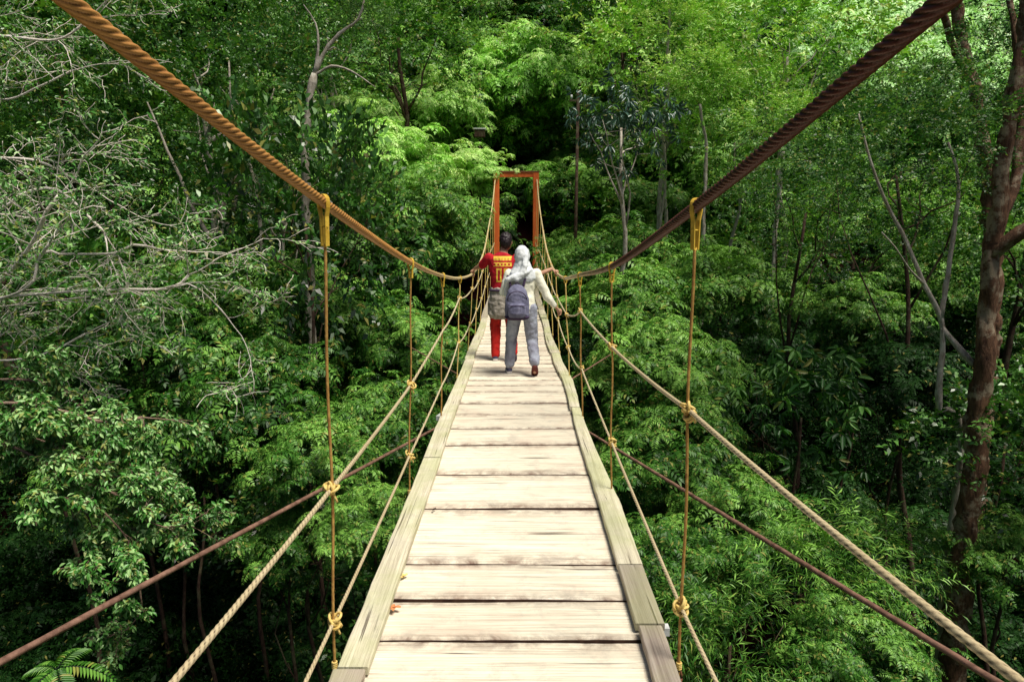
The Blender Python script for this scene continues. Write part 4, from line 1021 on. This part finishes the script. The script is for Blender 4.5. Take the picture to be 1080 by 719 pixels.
# ---- woman in the hijab; local frame at her feet, she walks towards +y
wo = V3((.10, 8.5, 0)); woman = empty('person', wo); tag(woman, 'person in pale hijab, cream top and grey jeans, reaching for the right rope', 'person')
hL = at(590, 328, 8.5)-wo
def W(mb, name, mat, vox, disp=None, sm=4): return remesh(mb.build(name, mat, woman), vox, sm, disp)
hipL, hipR = V3((-.075, .03, .84)), V3((.10, .0, .84))
kL, kR = V3((-.125, .11, .45)), V3((.135, .02, .44)); aL, aR = V3((-.150, .10, .075)), V3((.165, -.165, .17))
shL, shR = V3((-.155, .04, 1.27)), V3((.185, .03, 1.275)); elL = V3((-.225, .0, 1.02)); haL = V3((-.16, .16, 1.08))
elR = shR.lerp(hL, .5)+V3((-.01, -.03, -.045)); wrR = hL+V3((-.055, -.02, .055))
mb = MB()
loft(mb, [((.01, .02, .80), .13, .10), ((.01, .02, .90), .155, .115), ((.005, .03, 1.02), .125, .095), ((.01, .04, 1.15), .15, .11), ((.015, .04, 1.25), .165, .10), ((.015, .04, 1.30), .09, .075), ((.015, .05, 1.36), .05, .05), ((.01, .06, 1.42), .05, .05)])
ball(mb, (.008, .06, 1.49), (.075, .092, .11)); ball(mb, (.008, .155, 1.475), (.012, .018, .02)); ball(mb, (.008, .135, 1.43), (.025, .02, .012)); ball(mb, (-.022, .14, 1.50), (.012, .01, .008)); ball(mb, (.038, .14, 1.50), (.012, .01, .008)); ball(mb, (-.067, .06, 1.485), (.012, .02, .03)); ball(mb, (.083, .06, 1.485), (.012, .02, .03))
for a, b, c, s_ in ((hipL, kL, aL, 1), (hipR, kR, aR, 1)): limb(mb, [a, b, c], [.082, .052, .034])
limb(mb, [aL, aL+V3((0, .08, -.045))], [.034, .028]); limb(mb, [aR, aR+V3((0, .04, -.11))], [.034, .026])
limb(mb, [shL, elL, haL], [.045, .036, .024]); limb(mb, [shR, elR, wrR], [.045, .036, .023])
hand(mb, wrR, hL-wrR, (.3, 0, -1), .95, True, True); hand(mb, haL, (.3, .5, .6), (1, 0, 0), .95, True, False)
W(mb, 'body', M['skin'], .0075, sm=2)
mb = MB()
loft(mb, [((.012, .02, .74), .158, .125), ((.012, .02, .80), .165, .135), ((.01, .02, .90), .172, .135), ((.01, .03, 1.02), .152, .118), ((.012, .04, 1.15), .17, .125), ((.015, .04, 1.24), .185, .118), ((.015, .04, 1.30), .12, .09), ((.015, .045, 1.34), .07, .065)])
limb(mb, [shL, elL, haL.lerp(elL, .12)], [.062, .056, .042]); limb(mb, [shR, elR, wrR.lerp(elR, .12)], [.064, .056, .036])
W(mb, 'tunic', M['tunic'], .010, (.022, .09))
mb = MB()
loft(mb, [((.012, .02, .70), .13, .11), ((.012, .02, .82), .15, .12), ((.01, .02, .94), .14, .11)])
limb(mb, [hipL, kL, aL+V3((0, 0, .05))], [.098, .074, .064]); limb(mb, [hipR, kR, aR+V3((0, .0, .02))], [.10, .076, .066])
W(mb, 'jeans', M['jeans'], .010, (.024, .06))
mb = MB()
ball(mb, (.008, .045, 1.495), (.098, .115, .128)); limb(mb, [(.008, .03, 1.45), (.01, .02, 1.36)], [.085, .085])
loft(mb, [((.012, .03, 1.17), .15, .125), ((.012, .03, 1.22), .185, .14), ((.012, .03, 1.29), .175, .13), ((.01, .035, 1.35), .12, .105), ((.008, .04, 1.42), .09, .10)])
limb(mb, [(.10, -.04, 1.32), (.03, -.115, 1.29), (-.08, -.13, 1.24), (-.17, -.10, 1.20), (-.19, -.06, 1.13), (-.195, -.05, 1.02)], [.035, .045, .05, .048, .042, .03], .8)
limb(mb, [(.06, -.05, 1.50), (.04, -.11, 1.38), (.0, -.125, 1.27), (-.06, -.14, 1.21)], [.03, .04, .045, .04], .7)
W(mb, 'hijab', M['hijab'], .009, (.016, .05), 3)
mb = MB(); shoe(mb, (-.150, .06, .004), (-.165, .30, .004)); mb.build('shoe', M['shoe'], woman, True)
mb = MB(); sole(mb, (-.150, .06, .016), (-.165, .30, .016)); mb.build('sole', M['white_sole'], woman)
mb = MB(); shoe(mb, (.163, -.21, .155), (.17, -.06, .012), .95, (0, -.3, 1)); mb.build('shoe', M['shoe_red'], woman, True)
mb = MB(); sole(mb, (.163, -.222, .15), (.17, -.07, .007), .95, (0, -.3, 1)); mb.build('sole', M['shoe_red'], woman)
# backpack
bp = empty('backpack', wo+V3((-.055, -.20, .725))); bp.scale = (1, 1, .88); tag(bp, 'purple grey backpack with dark top worn on the back of the person in hijab', 'backpack')
def B(mb, name, mat, vox, disp=None): return remesh(mb.build(name, mat, bp), vox, 5, disp)
mb = MB(); loft(mb, [((0, 0, .015), .125, .065), ((0, -.01, .05), .150, .085), ((0, -.015, .18), .152, .092), ((0, -.005, .30), .142, .085), ((0, .01, .40), .118, .07), ((0, .02, .455), .08, .05), ((0, .03, .48), .03, .03)])
B(mb, 'main_compartment', M['bag'], .009, (.014, .05))
mb = MB(); loft(mb, [((0, -.085, .04), .10, .035), ((0, -.098, .10), .112, .045), ((0, -.095, .19), .108, .04), ((0, -.080, .235), .08, .025)])
B(mb, 'front_pocket', M['bag'], .008, (.010, .04))
mb = MB(); mb.tube([(x_, -.132+.25*x_*x_*2, .205) for x_ in np.linspace(-.10, .10, 12)], .005, 6); mb.tube([(math.cos(a)*.118, -.05-.045*abs(math.sin(a)), .27+.13*math.sin(a)) for a in np.linspace(0, math.pi, 18)], .0055, 6); mb.build('zip', M['bag_dark'], bp, True)
mb = MB(); loft(mb, [((0, -.015, .005), .12, .06), ((0, -.02, .03), .154, .09), ((0, -.02, .05), .156, .094), ((0, -.02, .055), .14, .08)]); B(mb, 'bottom_panel', M['bag_dark'], .008)
for x_ in (-.10, .10):
    mb = MB(); mb.tube(spline([(x_*.75, .04, .45), (x_*1.0, .10, .56), (x_*1.15, .20, .60), (x_*1.2, .33, .55), (x_*1.25, .355, .35), (x_*1.25, .25, .12), (x_*1.2, .06, .06)], .03), .016, 8, ell=.45); mb.build('shoulder_strap', M['bag_dark'], bp, True)
mb = MB(); mb.tube([(x_, .03, .46+.05*math.cos(x_/.04*1.57)) for x_ in np.linspace(-.04, .04, 9)], .006, 6); mb.build('handle', M['bag_dark'], bp, True)

# ---- man in red
mo = V3((-.15, 9.55, 0)); man = empty('person', mo); tag(man, 'person in red printed shirt and red trousers, both arms out to the cables', 'person')
def Q(mb, name, mat, vox, disp=None, sm=4): return remesh(mb.build(name, mat, man), vox, sm, disp)
hdL = at(497, 284, 9.85)-mo+V3((.015, 0, .01)); hdR = at(579, 277, 9.75)-mo
hdL = interp_at_y(CAB[-1], 9.85)-mo+V3((0, 0, .018)); hdR = interp_at_y(CAB[1], 9.75)-mo+V3((0, 0, .018))
hipL, hipR = V3((-.09, 0, .93)), V3((.09, .0, .93)); kL, kR = V3((-.105, .03, .50)), V3((.115, .03, .50)); aL, aR = V3((-.105, -.02, .085)), V3((.15, -.20, .15))
shL, shR = V3((-.195, .03, 1.44)), V3((.205, .03, 1.44))
wrL = hdL+(shL-hdL).normalized()*.09+V3((0, 0, .02)); wrR = hdR+(shR-hdR).normalized()*.09+V3((0, 0, .02))
elL = shL.lerp(wrL, .52)+V3((0, -.03, -.035)); elR = at(562, 292, 9.5)-mo
mb = MB()
loft(mb, [((0, 0, .90), .14, .10), ((0, 0, 1.0), .16, .11), ((0, 0, 1.12), .14, .10), ((0, .02, 1.28), .17, .12), ((0, .03, 1.40), .18, .11), ((0, .03, 1.46), .10, .08), ((.01, .04, 1.52), .06, .06), ((.02, .05, 1.58), .058, .058)])
ball(mb, (.045, .075, 1.655), (.078, .095, .118)); ball(mb, (.085, .165, 1.64), (.013, .02, .02)); ball(mb, (.08, .145, 1.595), (.026, .02, .012)); ball(mb, (-.032, .085, 1.65), (.012, .02, .032)); ball(mb, (.122, .065, 1.65), (.012, .02, .032)); ball(mb, (.05, .165, 1.665), (.012, .01, .008)); ball(mb, (.105, .145, 1.665), (.012, .01, .008))
for a, b, c in ((hipL, kL, aL), (hipR, kR, aR)): limb(mb, [a, b, c], [.088, .058, .038])
limb(mb, [aL, aL+V3((0, .09, -.05))], [.036, .03]); limb(mb, [aR, aR+V3((0, .05, -.10))], [.036, .028])
limb(mb, [shL, elL, wrL], [.05, .042, .027]); limb(mb, [shR, elR, wrR], [.05, .042, .027])
hand(mb, wrL, hdL-wrL, (-.1, .2, -1), 1.0, True, False); hand(mb, wrR, hdR-wrR, (.1, .2, -1), 1.0, True, True)
Q(mb, 'body', M['skin'], .0075, sm=2)
mb = MB()
loft(mb, [((0, 0, .98), .172, .125), ((0, 0, 1.08), .165, .122), ((0, .01, 1.2), .178, .13), ((0, .02, 1.33), .20, .135), ((0, .03, 1.42), .205, .12), ((0, .03, 1.48), .12, .085), ((.005, .035, 1.505), .075, .07)])
limb(mb, [shL, shL.lerp(elL, .85)], [.072, .062]); limb(mb, [shR, shR.lerp(elR, .85)], [.072, .062])
Q(mb, 'shirt', M['shirt'], .010, (.02, .08))
mb = MB(); loft(mb, [((0, 0, .84), .14, .11), ((0, 0, .95), .165, .12), ((0, 0, 1.0), .155, .115)])
limb(mb, [hipL, kL, aL], [.10, .078, .062]); limb(mb, [hipR, kR, aR], [.10, .078, .062]); Q(mb, 'trousers', M['redpant'], .010, (.024, .06))
mb = MB(); loft(mb, [((-.01, -.01, .63), .19, .135), ((-.01, -.02, .66), .205, .15), ((-.01, -.01, .78), .205, .155), ((0, -.005, .92), .19, .145), ((0, 0, 1.0), .182, .138), ((0, 0, 1.03), .175, .13)])
limb(mb, [(-.16, .08, 1.0), (-.06, .15, .98), (.05, .16, .96), (.10, .17, .80)], [.035, .035, .035, .03])
Q(mb, 'jacket', M['jacket'], .010, (.034, .06))
mb = MB(); mb.tube([(math.cos(a)*.188, math.sin(a)*.143, .995) for a in np.linspace(0, 6.2, 30)], .014, 8); mb.build('belt', M['bag_dark'], man, True)
mb = MB(); ball(mb, (.04, .055, 1.69), (.092, .102, .108)); ball(mb, (.04, .01, 1.655), (.078, .065, .10)); ball(mb, (.045, .12, 1.745), (.07, .07, .045))
Q(mb, 'hair', M['hair'], .008, (.022, .03), 2)
mb = MB(); shoe(mb, (-.105, -.075, .004), (-.115, .19, .004), 1.05); mb.build('shoe', M['shoe'], man, True)
mb = MB(); sole(mb, (-.105, -.075, .016), (-.115, .19, .016), 1.05); mb.build('sole', M['white_sole'], man)
mb = MB(); shoe(mb, (.15, -.245, .13), (.155, -.06, .012), 1.0, (0, -.3, 1)); mb.build('shoe', M['bag_dark'], man, True)
mb = MB(); sole(mb, (.15, -.257, .125), (.155, -.07, .007), 1.0, (0, -.3, 1)); mb.build('sole', M['bag_dark'], man)
